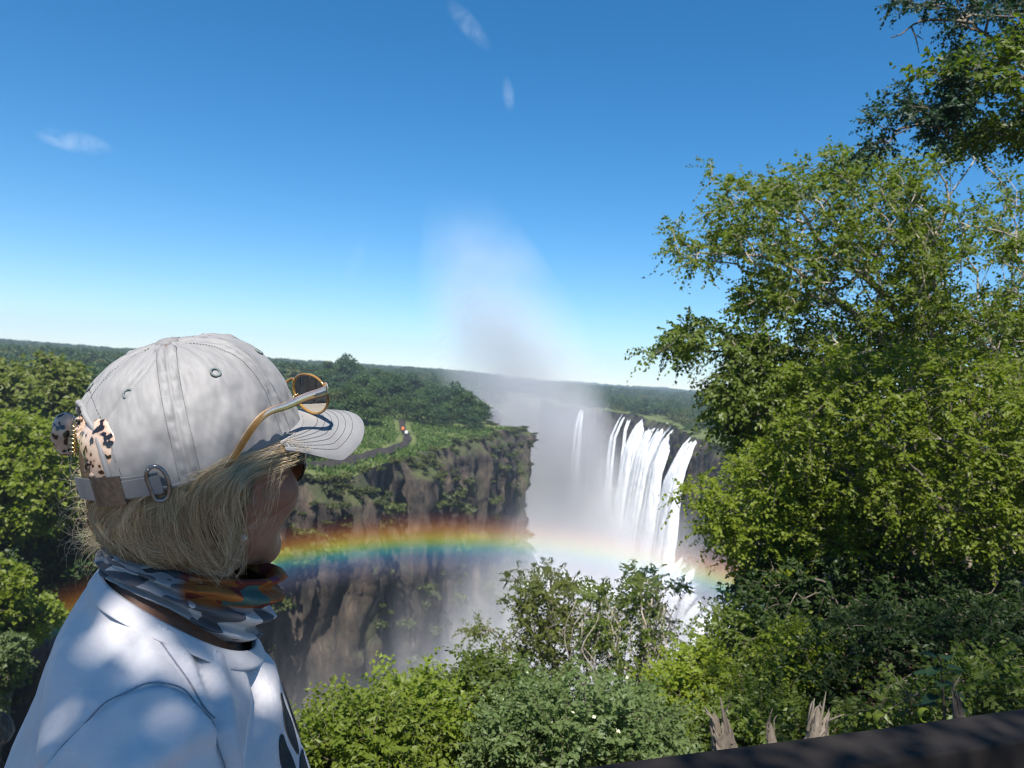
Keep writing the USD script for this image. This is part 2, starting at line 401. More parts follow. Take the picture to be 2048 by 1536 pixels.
def cliff(rim, side, seed, talus, keep, step_v=0.9, rough=1.0):
    """A fractured basalt wall under a rim line; side +1: the gorge lies to the right of the line's run."""
    m = keep(rim)
    i0, i1 = np.argmax(m), len(m) - np.argmax(m[::-1])
    q = rim[i0:i1]
    tn = unit(np.gradient(q, axis=0)); nn = np.stack([tn[:, 1], -tn[:, 0]], 1) * side
    k = np.ones(9) / 9
    nn = unit(np.stack([np.convolve(np.pad(nn[:, i], 4, 'edge'), k, 'valid') for i in (0, 1)], 1))
    s = np.r_[0, np.cumsum(np.linalg.norm(np.diff(q, axis=0), axis=1))]
    v = np.concatenate([np.arange(0, 14, step_v * 0.6), np.arange(14, DEPTH, step_v)])
    S, Vv = np.meshgrid(s, v, indexing='ij')
    z0 = height(q)[:, None]
    P1 = np.stack([S / 3.4, Vv / 26.0, 0 * S + seed], -1); P2 = np.stack([S / 1.2, Vv / 7.0, 0 * S + seed + 7], -1); P3 = np.stack([S / 9, Vv / 60, 0 * S + seed], -1)
    col = 1 - 2 * np.abs(fbm(P1, 3, seed) - 0.5) * 2.2
    out = (np.clip(col, -0.5, 1)) * 2.1 + (fbm(P2, 4, seed + 1) - 0.5) * 3.0 + (fbm(P3, 3, seed + 2) - 0.5) * 9.0
    led = fbm(np.stack([S / 22, Vv / 5.5, 0 * S], -1), 3, seed + 3)
    out = out + 2.2 * np.clip(led - 0.55, 0, 1) * 3
    P4 = np.stack([q[:, None, 0] / 2.2 + 0 * S, q[:, None, 1] / 2.2 + 0 * S, Vv / 3.2], -1)
    out = out + (np.round(noise(P4, seed + 12) * 3) / 3 - .5) * .7 + (fbm(P4 * 1.9, 3, seed + 13) - .5) * 1.4
    out = out * rough * np.clip(Vv / 3.0, 0, 1)
    lean = 0.05 * Vv + talus * np.clip((Vv - DEPTH * 0.36) / (DEPTH * 0.6), 0, 1) ** 1.3
    top = 0.9 * np.exp(-Vv / 1.2)
    out = out + lean - top * 0
    X = q[:, None, 0] + nn[:, None, 0] * out; Y = q[:, None, 1] + nn[:, None, 1] * out
    Z = z0 - Vv + 0.9 * (noise(P2 * 0.8, seed + 6) - 0.5) * np.clip(Vv / 3, 0, 1)
    G = np.stack([X, Y, Z], -1)
    F = grid_faces(G.shape[0], G.shape[1])
    if side > 0:
        F = F[:, ::-1]
    return G, (G.reshape(-1, 3), F)


GL, _mesh = cliff(LR, 1, 3, 26.0, lambda q: (q[:, 1] > 20) & (q[:, 1] < 330))
tag(obj('cliff', _mesh, M_cliff, smooth=40), kind='structure')
GR, _mesh = cliff(RR, -1, 11, 9.0, lambda q: (q[:, 1] > 40) & (q[:, 1] < 520), rough=0.55)
tag(obj('cliff', _mesh, M_cliff, smooth=40), kind='structure')
tag(obj('footpath', (np.array(_V).transpose(1, 0, 2).reshape(-1, 3), grid_faces(len(_pl), 9)), noise_mat('footpath', 1.2, [(0.3, (0.008, 0.007, 0.006)), (0.55, (0.026, 0.021, 0.017)), (0.75, (0.06, 0.048, 0.038))], bump=0.8, coord='world'), smooth=True), kind='structure')

# gorge floor: white broken water
_g = np.arange(-110, 111, 4.0); _h = np.arange(10, 660, 5.0)
X, Y = np.meshgrid(_g, _h, indexing='ij')
Z = -98 + (fbm(np.stack([X / 16, Y / 16, 0 * X], -1), 4, 6) - 0.5) * 6
tag(obj('river', (np.stack([X, Y, Z], -1).reshape(-1, 3), grid_faces(len(_g), len(_h))), noise_mat('river', 0.12, [(0.35, (0.09, 0.12, 0.10)), (0.6, (0.55, 0.58, 0.58))], rough=0.3, coord='world'), smooth=True), kind='structure')

# ---- waterfalls: many thin sheets of falling water, each leaping out from the lip and fraying
M_water = material('falling_water', {"geo": ("geometry", {}), "map": ("mapping", {"scale": (1.0, 1.0, 0.07)}), "n": ("noise_texture", {"scale": 1.6, "detail": 6.0, "roughness": 0.65}),
    "map2": ("mapping", {"scale": (1.0, 1.0, 0.28)}), "n2": ("noise_texture", {"scale": 1.1, "detail": 8.0, "roughness": 0.7}),
    "r": ("rgb_ramp", {"ramp": [(0.3, (0.38, 0.42, 0.47)), (0.52, (0.78, 0.80, 0.82)), (0.7, (0.92, 0.92, 0.92))]}), "b": ("bump", {"strength": 0.7, "distance": 0.6}),
    "p": ("principled_bsdf", {"roughness": 0.55, "specular_ior_level": 0.3}), "tr": ("transparent_bsdf", {}), "a": ("map_range", {"from_min": 0.28, "from_max": 0.42, "clamp": True}), "mx": ("mix_closure", {})},
    [("geo.position", "map.vector"), ("map.vector", "n.vector"), ("geo.position", "map2.vector"), ("map2.vector", "n2.vector"), ("n2.fac", "r.fac"), ("r.color", "p.base_color"), ("n.fac", "b.height"), ("b.normal", "p.normal"),
     ("n.fac", "a.value"), ("a.result", "mx.fac"), ("tr.BSDF", "mx.closure1"), ("p.BSDF", "mx.closure2")], surface="mx.closure")


def fall(name, label, group, u0, u1, drop, strands, width, leap, seed, grow=1.6, z_off=0.0, rim=RR, side=-1, start=0.0, lip=3.6):
    """u0, u1: pixel columns of the fall's lip on the rim line."""
    pxs = pix(np.c_[rim, height(rim)])
    ok = (rim[:, 1] > 30)
    r_ = np.random.default_rng(seed)
    tn = unit(np.gradient(rim, axis=0)); nn = np.stack([tn[:, 1], -tn[:, 0]], 1) * side
    t = thing(name, label, 'waterfall', group)
    order = np.arange(len(rim))[ok]
    lo = order[np.argmin(np.abs(pxs[ok, 0] - u0))]; hi = order[np.argmin(np.abs(pxs[ok, 0] - u1))]
    lo, hi = min(lo, hi), max(lo, hi)
    layers = {}
    for k in range(strands):
        u = r_.uniform(lo, max(hi, lo + 1)); i = int(u); fr = u - i
        i2 = min(i + 1, len(rim) - 1)
        b = rim[i] * (1 - fr) + rim[i2] * fr
        n_ = nn[i]; tg = tn[i]
        d = drop * r_.uniform(0.86, 1.0)
        s0 = start * r_.uniform(0.2, 1.0) if start else r_.uniform(0, 0.04) * d
        v = np.linspace(0, 1, 26)
        zz = height(b[None])[0] + 0.15 - s0 - v * d + z_off
        o = -0.6 + lip * np.clip(v * 5, 0, 1) ** .8 + leap * np.sqrt(v) * r_.uniform(0.8, 1.25) + 1.0 * v + 1.2 * (fbm(np.stack([v * 3, 0 * v + u / 3, 0 * v], 1), 3, seed) - 0.4)
        w = width * r_.uniform(0.5, 1.2) * (0.5 + (grow - 0.5) * v ** 0.7) * np.clip((1.06 - v) * 6, 0.1, 1) * np.clip(0.35 + v * 8, 0, 1)
        dr = r_.uniform(-0.03, 0.03) * d * v
        c = np.c_[b[0] + n_[0] * o + tg[0] * dr, b[1] + n_[1] * o + tg[1] * dr, zz]
        rows = []
        for ss in np.linspace(-1, 1, 5):
            bulge = (1 - ss ** 2) * w * 0.45
            wob = 0.25 * w * (noise(np.stack([v * 14, 0 * v + ss * 3, 0 * v + k], 1), seed) - 0.5)
            rows.append(c + np.c_[tg[0] * (w * ss + wob) + n_[0] * bulge, tg[1] * (w * ss + wob) + n_[1] * bulge, 0 * v])
        layers.setdefault(k * 3 // strands, []).append((np.array(rows).transpose(1, 0, 2).reshape(-1, 3), grid_faces(26, 5)))
    for k in sorted(layers):
        p = obj('water_curtain', merge(layers[k]), M_water, t, smooth=True)
    return t


FG = 'waterfalls pouring over the right wall of the gorge'
fall('waterfall', 'widest white waterfall, a sheaf of streaks dropping into the rainbow', FG, 1288, 1350, 76, 90, 3.3, 5.5, 21)
fall('waterfall', 'narrow white waterfall between the widest one and the green tree', FG, 1380, 1402, 66, 30, 2.3, 5.0, 22)
fall('waterfall', 'thin tall white waterfall far left on the grey wall', FG, 1241, 1251, 60, 10, 1.6, 2.0, 23, grow=1.1)
fall('waterfall', 'faintest waterfall, pale threads just right of the thin tall one', FG, 1258, 1266, 40, 4, 0.7, 1.2, 24, grow=0.9)
fall('waterfall', 'dim waterfall at the misty corner of the far wall', FG, 1160, 1168, 60, 4, 1.2, 1.5, 25, grow=1.0)
fall('waterfall', 'low waterfall foaming behind the green tree, under the rainbow', FG, 1395, 1500, 52, 34, 2.6, 6.0, 26, z_off=-31.0, lip=5.0, start=3.0)
# ================================================================ vegetation
def leaf_material(name, stops, trans=0.35, rough=0.55, tscale=1.9, spec=0.25):
    n = {"geo": ("geometry", {}), "r": ("rgb_ramp", {"ramp": stops}), "oi": ("object_info", {}), "hs": ("hsv", {}), "hv": ("map_range", {"to_min": 0.85, "to_max": 1.15}),
         "p": ("principled_bsdf", {"roughness": rough, "specular_ior_level": spec}), "tc": ("mix_color", {"blend_type": "multiply", "fac": 1.0, "b": (tscale * 0.95, tscale * 1.05, tscale * 0.45), "use_clamp_result": False}),
         "tr": ("translucent_bsdf", {}), "m": ("mix_closure", {"fac": trans})}
    l = [("geo.random_per_island", "r.fac"), ("r.color", "hs.color"), ("oi.random", "hv.value"), ("hv.result", "hs.value"), ("hs.color", "p.base_color"), ("hs.color", "tc.a"), ("tc.result", "tr.color"), ("p.BSDF", "m.closure1"), ("tr.BSDF", "m.closure2")]
    return material(name, n, l, surface="m.closure")


def leaves(P, D, N, L, W, fold=0.18):
    """Folded pointed leaves: base points P, directions D, upper sides N, lengths L and half widths W."""
    P, D = np.asarray(P, float), unit(D)
    L, W = np.broadcast_to(L, len(P))[:, None], np.broadcast_to(W, len(P))[:, None]
    S = unit(np.cross(D, N)); U = np.cross(S, D)
    m = P + D * L * 0.45 - U * W * fold
    V = np.stack([P, m + S * W + U * W * fold * 2, P + D * L - U * L * 0.12, m - S * W + U * W * fold * 2, m], 1).reshape(-1, 3)
    o = (np.arange(len(P)) * 5)[:, None]
    F = np.concatenate([o + np.array([[0, 1, 4]]), o + np.array([[1, 2, 4]]), o + np.array([[2, 3, 4]]), o + np.array([[3, 0, 4]])], 1).reshape(-1, 3)
    return V, F


M_bark = noise_mat('bark', 6.0, [(0.3, (0.045, 0.036, 0.028)), (0.55, (0.13, 0.105, 0.082)), (0.75, (0.25, 0.215, 0.175))], rough=0.9, bump=0.7, bump_scale=22.0, mapping=(1, 1, 0.25), coord='world', bump_dist=0.01)
M_far_green = [leaf_material('far_leaves_mid', [(0, (0.040, 0.070, 0.017)), (0.6, (0.082, 0.122, 0.028)), (1, (0.130, 0.160, 0.046))]),
               leaf_material('far_leaves_olive', [(0, (0.060, 0.072, 0.020)), (0.6, (0.108, 0.122, 0.036)), (1, (0.160, 0.165, 0.060))]),
               leaf_material('far_leaves_deep', [(0, (0.030, 0.060, 0.022)), (0.6, (0.060, 0.102, 0.040)), (1, (0.098, 0.142, 0.058))])]


def crown_points(lobes, n, r_, shell=0.45):
    """Points in a crown made of ellipsoid lobes (centre, radii), mostly near the outside; also the outward direction."""
    vol = np.array([np.prod(l[1]) ** (2 / 3) for l in lobes]); k = r_.choice(len(lobes), n, p=vol / vol.sum())
    d = unit(r_.normal(size=(n, 3)))
    d[:, 2] = np.where(d[:, 2] < -0.35, -d[:, 2] * 0.6, d[:, 2])
    rad = (shell + (1 - shell) * r_.random(n) ** 0.6)
    C = np.array([l[0] for l in lobes])[k]; R = np.array([l[1] for l in lobes])[k]
    P = C + d * R * rad[:, None]
    return P, unit(d / R), rad


def far_tree_meshes(seed, h, spread, kind):
    r_ = np.random.default_rng(seed)
    lobes = []
    nl = 9
    for k in range(nl):
        a = k * 2.4 + r_.uniform(0, 0.8); rr = spread * r_.uniform(0.15, 0.62) * (0 if k == 0 else 1)
        zz = h * (0.78 - 0.42 * (rr / spread) + r_.uniform(-0.16, 0.12)) if kind != 'flat' else h * (0.80 + r_.uniform(-0.08, 0.06))
        lobes.append(((rr * math.cos(a), rr * math.sin(a), zz), np.array([1, 1, 0.72 if kind != 'flat' else 0.4]) * spread * r_.uniform(0.30, 0.5)))
    lobes.append(((0, 0, h * 0.42), (spread * 0.6, spread * 0.6, h * 0.25)))
    for k in range(5):
        a = k * 1.257 + r_.uniform(0, 0.6); lobes.append(((spread * .5 * math.cos(a), spread * .5 * math.sin(a), h * r_.uniform(.24, .40)), np.array([.42, .42, .34]) * spread))
    n = 2100
    P, N, rad = crown_points(lobes, n, r_)
    N = unit(N + r_.normal(size=(n, 3)) * 0.55 + [0, 0, 0.3])
    D = unit(np.cross(N, r_.normal(size=(n, 3))))
    s = h * 0.052 * r_.uniform(0.6, 1.4, n)
    crown = leaves(P - D * s[:, None] * 0.5, D, N, s, s * 0.42, 0.1)
    path = [(0, 0, -0.6), (0.02 * h, 0.01 * h, h * 0.25), (-0.01 * h, 0.02 * h, h * 0.5), (0, 0, h * 0.72)]
    parts = [tube(spline(path, 8), np.linspace(h * 0.028, h * 0.01, 8), 6)]
    for k in range(1, 6):
        c = np.array(lobes[k][0])
        parts.append(tube(spline([(0, 0, h * 0.3), c * 0.5 + np.array([0, 0, h * 0.2]), c], 6), np.linspace(h * 0.014, h * 0.004, 6), 5))
    return crown, merge(parts)


FAR_PROTOS = []
_cls = Sdf.CreatePrimInLayer(stage.GetRootLayer(), '/World/plateau_tree_kinds')
UsdGeom.Scope.Define(stage, '/World/Looks/kinds') if False else None
stage.RemovePrim('/World/plateau_tree_kinds')


def tree_class(name, crown, wood, mat):
    p = stage.CreateClassPrim('/World/' + name)
    obj('crown', crown, mat, p, kind='stuff'); obj('trunk', wood, M_bark, p, smooth=True)
    return p.GetPath()


for k, (h, sp, kd, m) in enumerate([(9.5, 5.2, 'round', 0), (8.0, 5.6, 'flat', 1), (10.5, 4.6, 'round', 2), (6.5, 4.4, 'round', 1), (4.2, 3.0, 'round', 0), (7.5, 4.8, 'round', 2)]):
    c, w = far_tree_meshes(100 + k, h, sp, kd)
    FAR_PROTOS.append((tree_class(['round_tree_kind', 'spreading_tree_kind', 'tall_tree_kind', 'low_tree_kind', 'shrub_kind', 'dark_tree_kind'][k], c, w, M_far_green[m]), h, sp))
LOOK_WORDS = ['mid green rounded', 'olive flat-topped', 'deep green tall', 'low olive', 'small mid green', 'dark green bushy']
_cnt = {}
ORD = ['first', 'second', 'third', 'fourth', 'fifth', 'sixth', 'seventh', 'eighth', 'ninth', 'tenth', 'eleventh', 'twelfth', 'thirteenth', 'fourteenth', 'fifteenth', 'sixteenth', 'seventeenth', 'eighteenth', 'nineteenth', 'twentieth']


def far_row(px0, px1, py_base, d, n, scale, where, group, seed, kinds=(0, 0, 2, 3, 5, 5), jit=10, ddepth=8, name='plateau_tree', cat='tree'):
    """A loose row of trees standing on the ground seen between two pixel columns at depth d."""
    r_ = np.random.default_rng(seed); seen = 0
    for k in range(n):
        px = px0 + (px1 - px0) * (k + 0.5) / n + r_.uniform(-jit, jit)
        dd = d + r_.uniform(-ddepth, ddepth)
        q = at(px, 760, dd)
        kd = int(r_.choice(kinds))
        z = ground_at(q[0], q[1])
        if gorge.buffer(0.5).contains(Point(q[0], q[1])):
            continue
        s = scale * r_.uniform(0.8, 1.2)
        seen += 1; k_ = seen - 1
        copy_of(FAR_PROTOS[kd][0], name, f'{LOOK_WORDS[kd]} {cat}, {ORD[min(k_, 19)]} from the left {where}', cat, group, (q[0], q[1], z - 0.2), r_.uniform(0, 6.28), s)


GP = 'trees on the green plateau left of the gorge'
far_row(690, 965, 0, 203, 11, 0.8, 'in the front row behind the grass', GP, 1, ddepth=4)
far_row(650, 975, 0, 217, 13, 1.0, 'in the second row behind the grass', GP, 2, ddepth=6)
far_row(640, 970, 0, 238, 13, 1.05, 'in the third row behind the grass', GP, 3, ddepth=8)
far_row(600, 900, 0, 280, 13, 1.05, 'in the rearmost row on the plateau', GP, 4, ddepth=12)
far_row(600, 740, 0, 176, 10, 0.85, 'beside the path under the cap brim', GP, 5, ddepth=6)
GR_ = 'trees above the waterfalls'
far_row(1180, 1425, 0, 445, 16, 0.8, 'in the rear row above the waterfalls', GR_, 6, ddepth=14)
far_row(1240, 1430, 0, 400, 12, 0.62, 'on the rim above the waterfalls', GR_, 7, ddepth=8)
far_row(1345, 1440, 0, 300, 6, 0.55, 'near the lip beside the green tree', GR_, 8, ddepth=10, kinds=(3, 4, 1))
far_row(1355, 1400, 0, 262, 3, 0.6, 'on the outcrop between the two big falls', GR_, 9, ddepth=5, kinds=(3, 4))


def clump_instancer(name, mesh_list, mats, pos, scales, rots, mat_kind='stuff'):
    pi = UsdGeom.PointInstancer.Define(stage, path_for(name))
    tg = []
    for k, (me, mt) in enumerate(zip(mesh_list, mats)):
        m = usdkit.mesh(stage, f'{pi.GetPath()}/clump_{k + 1:03d}' if k else f'{pi.GetPath()}/clump', me, mt)
        tg.append(m.GetPath())
    pi.CreatePrototypesRel().SetTargets(tg)
    n = len(pos)
    r_ = np.random.default_rng(77)
    pi.CreateProtoIndicesAttr(Vt.IntArray.FromNumpy(r_.integers(0, len(tg), n).astype(np.int32)))
    pi.CreatePositionsAttr(Vt.Vec3fArray.FromNumpy(np.asarray(pos, np.float32)))
    pi.CreateScalesAttr(Vt.Vec3fArray.FromNumpy(np.asarray(scales, np.float32)))
    q = np.zeros((n, 4)); q[:, 0] = np.cos(rots / 2); q[:, 3] = np.sin(rots / 2)
    pi.CreateOrientationsAttr(Vt.QuathArray([Gf.Quath(float(a), 0, 0, float(b)) for a, b in zip(q[:, 0], q[:, 3])]))
    tag(pi, kind='stuff')
    return pi


def clump_mesh(seed, n, h, w, leaf, spiky=False):
    r_ = np.random.default_rng(seed)
    lobes = [((r_.uniform(-.4, .4) * w, r_.uniform(-.4, .4) * w, h * r_.uniform(0.35, 0.7)), (w * 0.55, w * 0.55, h * 0.42)) for _ in range(5)]
    P, N, _ = crown_points(lobes, n, r_, 0.3)
    N = unit(N + r_.normal(size=(n, 3)) * 0.6 + [0, 0, 0.3]); D = unit(np.cross(N, r_.normal(size=(n, 3))))
    s = leaf * r_.uniform(0.6, 1.4, n)
    return leaves(P - D * s[:, None] * 0.5, D, N, s, s * 0.4, 0.1)


# the unbroken bush that covers the land out to the skyline
r_ = np.random.default_rng(9)
_fp = []
for d0, d1, n in ((60, 290, 900), (290, 480, 1500), (480, 900, 2600), (900, 1500, 3000), (1500, 2450, 3200)):
    a = np.radians(r_.uniform(-37, 37, n)); d = np.sqrt(r_.uniform(d0 ** 2, d1 ** 2, n))
    _fp.append(np.c_[d * np.sin(a), d * np.cos(a)])
_fp = np.vstack(_fp)
_fp = _fp[~shapely.contains_xy(gorge.buffer(6), _fp[:, 0], _fp[:, 1])]
_dd = np.hypot(_fp[:, 0], _fp[:, 1])
_sc = np.clip(_dd / 900, 0.7, 2.0) * r_.uniform(0.6, 1.25, len(_fp))
_px = pix(np.c_[_fp, height(_fp)])
_ok = ~((_px[:, 0] > 1100) & (_px[:, 0] < 1460) & (_dd < 290)) & ((_dd > 290) | (_px[:, 0] < 640) | (_px[:, 0] > 1600))
_fp, _sc = _fp[_ok], _sc[_ok]
clump_instancer('bushland', [clump_mesh(41, 340, 7.5, 6.5, 1.3), clump_mesh(42, 340, 6.0, 7.5, 1.3), clump_mesh(43, 340, 8.5, 5.8, 1.3)], [M_far_green[0], M_far_green[1], M_far_green[2]], np.c_[_fp, height(_fp) - 0.6],
                np.c_[_sc, _sc, np.clip(_sc, 0.6, 1.15)], r_.uniform(0, 6.28, len(_fp)))

# scrub and grass tufts on the cliff brows, ledges and talus
_pos, _s = [], []
for G, seed, nn_ in ((GL, 1, 5200), (GR, 2, 1500)):
    r2 = np.random.default_rng(seed)
    iu, iv = r2.integers(1, G.shape[0] - 1, nn_ * 9), r2.integers(1, G.shape[1] - 1, nn_ * 9)
    p = G[iu, iv]; dep = G[iu, 0, 2] - p[:, 2]
    nrm = np.cross(G[np.minimum(iu + 1, G.shape[0] - 1), iv] - p, G[iu, np.minimum(iv + 1, G.shape[1] - 1)] - p); nz_ = np.abs(unit(nrm)[:, 2])
    patch = fbm(p / 11.0, 3, 6)
    prob = 0.9 * (dep < 1.5) + 0.35 * (dep < 6) * (patch > 0.5) + 0.9 * (dep > 30) * (patch > 0.44) * np.clip((dep - 28) / 18, 0, 1) + 0.05 * (dep > 6) + 0.25 * (nz_ > 0.5) * (patch > 0.4)
    ok = (r2.random(len(p)) < prob) & (p[:, 1] < 330) & (p[:, 1] > 45)
    p, dep = p[ok][:nn_], dep[ok][:nn_]
    _pos.append(p); _s.append(np.where(dep < 6, r2.uniform(0.35, 0.9, len(p)), r2.uniform(0.8, 2.0, len(p))))
_pos, _s = np.vstack(_pos), np.concatenate(_s)
M_scrub = leaf_material('cliff_scrub', [(0, (0.040, 0.050, 0.016)), (0.6, (0.085, 0.100, 0.030)), (1, (0.15, 0.155, 0.060))])
clump_instancer('cliff_scrub', [clump_mesh(51, 170, 1.7, 1.7, 0.5), clump_mesh(52, 170, 1.2, 2.0, 0.45)], [M_scrub, M_far_green[1]], _pos, np.c_[_s, _s, _s], np.random.default_rng(3).uniform(0, 6.28, len(_s)))

# long grass on the shoulder of the plateau
r_ = np.random.default_rng(19)
_gx = np.c_[r_.uniform(-60, 3, 26000), r_.uniform(100, 215, 26000)]
_gx = _gx[~shapely.contains_xy(gorge, _gx[:, 0], _gx[:, 1])]
_gpx = pix(np.c_[_gx, height(_gx)])
_gx = _gx[(_gpx[:, 0] > 560) & (shapely.distance(shapely.points(_gx), PATH_LINE) > 2.0)]
_k = len(_gx)
P = np.c_[_gx, height(_gx)]
D = unit(r_.normal(size=(_k, 3)) * [0.5, 0.5, 0] + [0, 0, 1]); N = unit(r_.normal(size=(_k, 3)))
gs = r_.uniform(0.35, 0.95, _k) * (0.5 + fbm(P / 6, 3, 2))
tag(obj('grass', leaves(P, D, N, gs, gs * 0.28, 0.1), leaf_material('grass', [(0, (0.065, 0.105, 0.022)), (0.6, (0.105, 0.150, 0.035)), (1, (0.165, 0.190, 0.060))]), kind='stuff'), kind='stuff')
# ---------------------------------------------------------------- trees with limbs and leaves for the middle and near distance
def branch_skeleton(root, limbs, tips, r_, tip_r, k_r=2.3, sag=0.0):
    """Grows one tree of branches: limbs (lists of points from the root) first, then each tip joined to the nearest node that lies lower or nearer the root.
    Returns the wood as a list of tubes and each tip's last direction."""
    nodes, parent = [np.array(root, float)], [-1]
    for limb in limbs:
        prev = 0
        pts = spline(np.vstack([root, limb]), max(4, 3 * len(limb)))[1:]
        for p in pts:
            nodes.append(p); parent.append(prev); prev = len(nodes) - 1
    base_n = len(nodes)
    root = np.array(root, float)
    order = np.argsort(np.linalg.norm(tips - root, axis=1))
    N = np.array(nodes); tip_node = np.zeros(len(tips), int)
    cap = 4096 + len(tips) * 4
    buf = np.zeros((cap, 3)); buf[:len(N)] = N; n = len(N); par = list(parent); depth = [0] * n
    plen = np.zeros(cap)
    for i in range(1, n): plen[i] = plen[par[i]] + np.linalg.norm(buf[i] - buf[par[i]])
    for t in order:
        p = tips[t]
        d = np.linalg.norm(buf[:n] - p, axis=1)
        c = int(np.argmin(d + 0.28 * plen[:n]))
        a = buf[c]; L = d[c]
        mid = (a + p) / 2 + r_.normal(size=3) * 0.10 * L + np.array([0, 0, 0.06 * L - sag * L])
        for q in (mid, p):
            buf[n] = q; par.append(c); plen[n] = plen[c] + np.linalg.norm(q - buf[c]); c = n; n += 1
        tip_node[t] = c
    nodes = buf[:n]; par = np.array(par)
    load = np.zeros(n)
    load[tip_node] += 1
    for i in range(n - 1, 0, -1):
        load[par[i]] += load[i]
    rad = tip_r * np.maximum(load, 0.6) ** (1 / k_r)
    kids = [[] for _ in range(n)]
    for i in range(1, n): kids[par[i]].append(i)
    runs, stack = [], [(0, k) for k in kids[0]]
    while stack:
        a, b = stack.pop()
        run = [a, b]
        while kids[run[-1]]:
            ks = sorted(kids[run[-1]], key=lambda i: -load[i])
            for o in ks[1:]: stack.append((run[-1], o))
            run.append(ks[0])
        runs.append(run)
    tubes = []
    for run in runs:
        P = nodes[run]; R = rad[run].copy(); R[0] = min(R[0], R[1] * 1.25)
        k = np.linalg.norm(np.diff(P, axis=0), axis=1) > 1e-5
        keep = np.r_[True, k]; P, R = P[keep], R[keep]
        if len(P) < 2: continue
        tubes.append((P, R))
    dirs = unit(nodes[tip_node] - nodes[par[tip_node]])
    return tubes, dirs


def thin_tubes(P, R):
    """Many three-point twigs at once as three-sided tubes: P (n, 3, 3), R (n, 3)."""
    P = np.asarray(P, float); n = len(P)
    t = unit(np.stack([P[:, 1] - P[:, 0], P[:, 2] - P[:, 0], P[:, 2] - P[:, 1]], 1))
    a = unit(np.cross(t, np.array([0.31, 0.22, 0.92]))); b = np.cross(t, a)
    ang = np.arange(3) * 2 * np.pi / 3
    V = P[:, :, None] + R[:, :, None, None] * (np.cos(ang)[:, None] * a[:, :, None] + np.sin(ang)[:, None] * b[:, :, None])
    i = np.arange(9).reshape(3, 3); j = np.roll(i, -1, 1)
    F = np.stack([i[:-1], j[:-1], j[1:], i[1:]], -1).reshape(-1, 4)
    return V.reshape(-1, 3), (np.arange(n) * 9)[:, None, None] + F[None] if False else ((np.arange(n) * 9)[:, None, None] + F[None]).reshape(-1, 4)


def wood_mesh(tubes, big=None):
    out, thin = [], []
    for P, R in tubes:
        if len(P) == 3 and R.max() < 0.012 or len(P) == 2:
            if len(P) == 2:
                P, R = np.stack([P[0], (P[0] + P[1]) / 2, P[1]]), np.array([R[0], (R[0] + R[1]) / 2, R[1]])
            thin.append((P, R))
            continue
        if R.max() > 0.02:
            m = max(3, int(len(P) * 1.6)); Q = spline(np.c_[P, R], m); P, R = Q[:, :3], np.maximum(Q[:, 3], 0.0008)
        out.append(tube(P, R, 7 if R.max() > 0.03 else (5 if R.max() > 0.01 else 3), cap=False))
    if thin:
        out.append(thin_tubes([p for p, _ in thin], np.array([r for _, r in thin])))
    return out


def leafy_twigs(tips, dirs, r_, per, twig, leaf, ratio=0.45, spread=0.9, droop=0.25, up=0.5, pinnate=0):
    """per: twigs at each tip; leaves set alternately along each twig. Returns leaves (verts, faces) and the twigs as thin tubes."""
    n = len(tips) * per
    B = np.repeat(tips, per, 0); A = unit(np.repeat(dirs, per, 0) + r_.normal(size=(n, 3)) * spread)
    L = twig * r_.uniform(0.55, 1.3, n)
    nl = max(3, int(round(twig / (leaf * 0.42))))
    t = (np.arange(nl) + 0.6) / nl
    bend = np.array([0, 0, -droop])
    P = B[:, None] + A[:, None] * (L[:, None] * t[None])[..., None] + bend * (L[:, None] * t[None] ** 2)[..., None]
    tan = unit(A[:, None] + 2 * bend * t[None, :, None])
    side = unit(np.cross(tan, r_.normal(size=(n, 1, 3)) * 0.4 + [0, 0, 1.0]))
    sg = np.where(np.arange(nl) % 2 == 0, 1.0, -1.0)[None, :, None]
    D = unit(tan * 0.55 + side * sg * 0.9 + r_.normal(size=(n, nl, 3)) * 0.28 + [0, 0, -droop * 0.8])
    Nn = unit(r_.normal(size=(n, nl, 3)) * 0.60 + SUN * 0.75 + [0, 0, up * 0.3])
    s = leaf * r_.uniform(0.6, 1.25, (n, nl)) * (0.75 + 0.25 * np.sin(np.pi * t))[None]
    lv = leaves(P.reshape(-1, 3), D.reshape(-1, 3), Nn.reshape(-1, 3), s.ravel(), s.ravel() * ratio)
    k = np.arange(0, n, 2); Lk = L[k][:, None]
    tw = thin_tubes(np.stack([B[k], B[k] + A[k] * Lk * 0.5 + bend * Lk * 0.25, B[k] + A[k] * Lk + bend * Lk], 1), np.tile(np.array([0.0032, 0.0024, 0.0012]) * leaf / 0.07, (len(k), 1)))
    return lv, tw


def in_poly(poly, n, r_, sparse=None):
    pg = Polygon(poly); x0, y0, x1, y1 = pg.bounds
    out = []
    while len(out) < n:
        q = np.c_[r_.uniform(x0, x1, n * 2), r_.uniform(y0, y1, n * 2)]
        q = q[shapely.contains_xy(pg, q[:, 0], q[:, 1])]
        if sparse is not None:
            q = q[fbm(np.c_[q / sparse[0], np.zeros(len(q))], 3, int(sparse[2])) > sparse[1]]
        out += q.tolist()
    return np.array(out[:n])


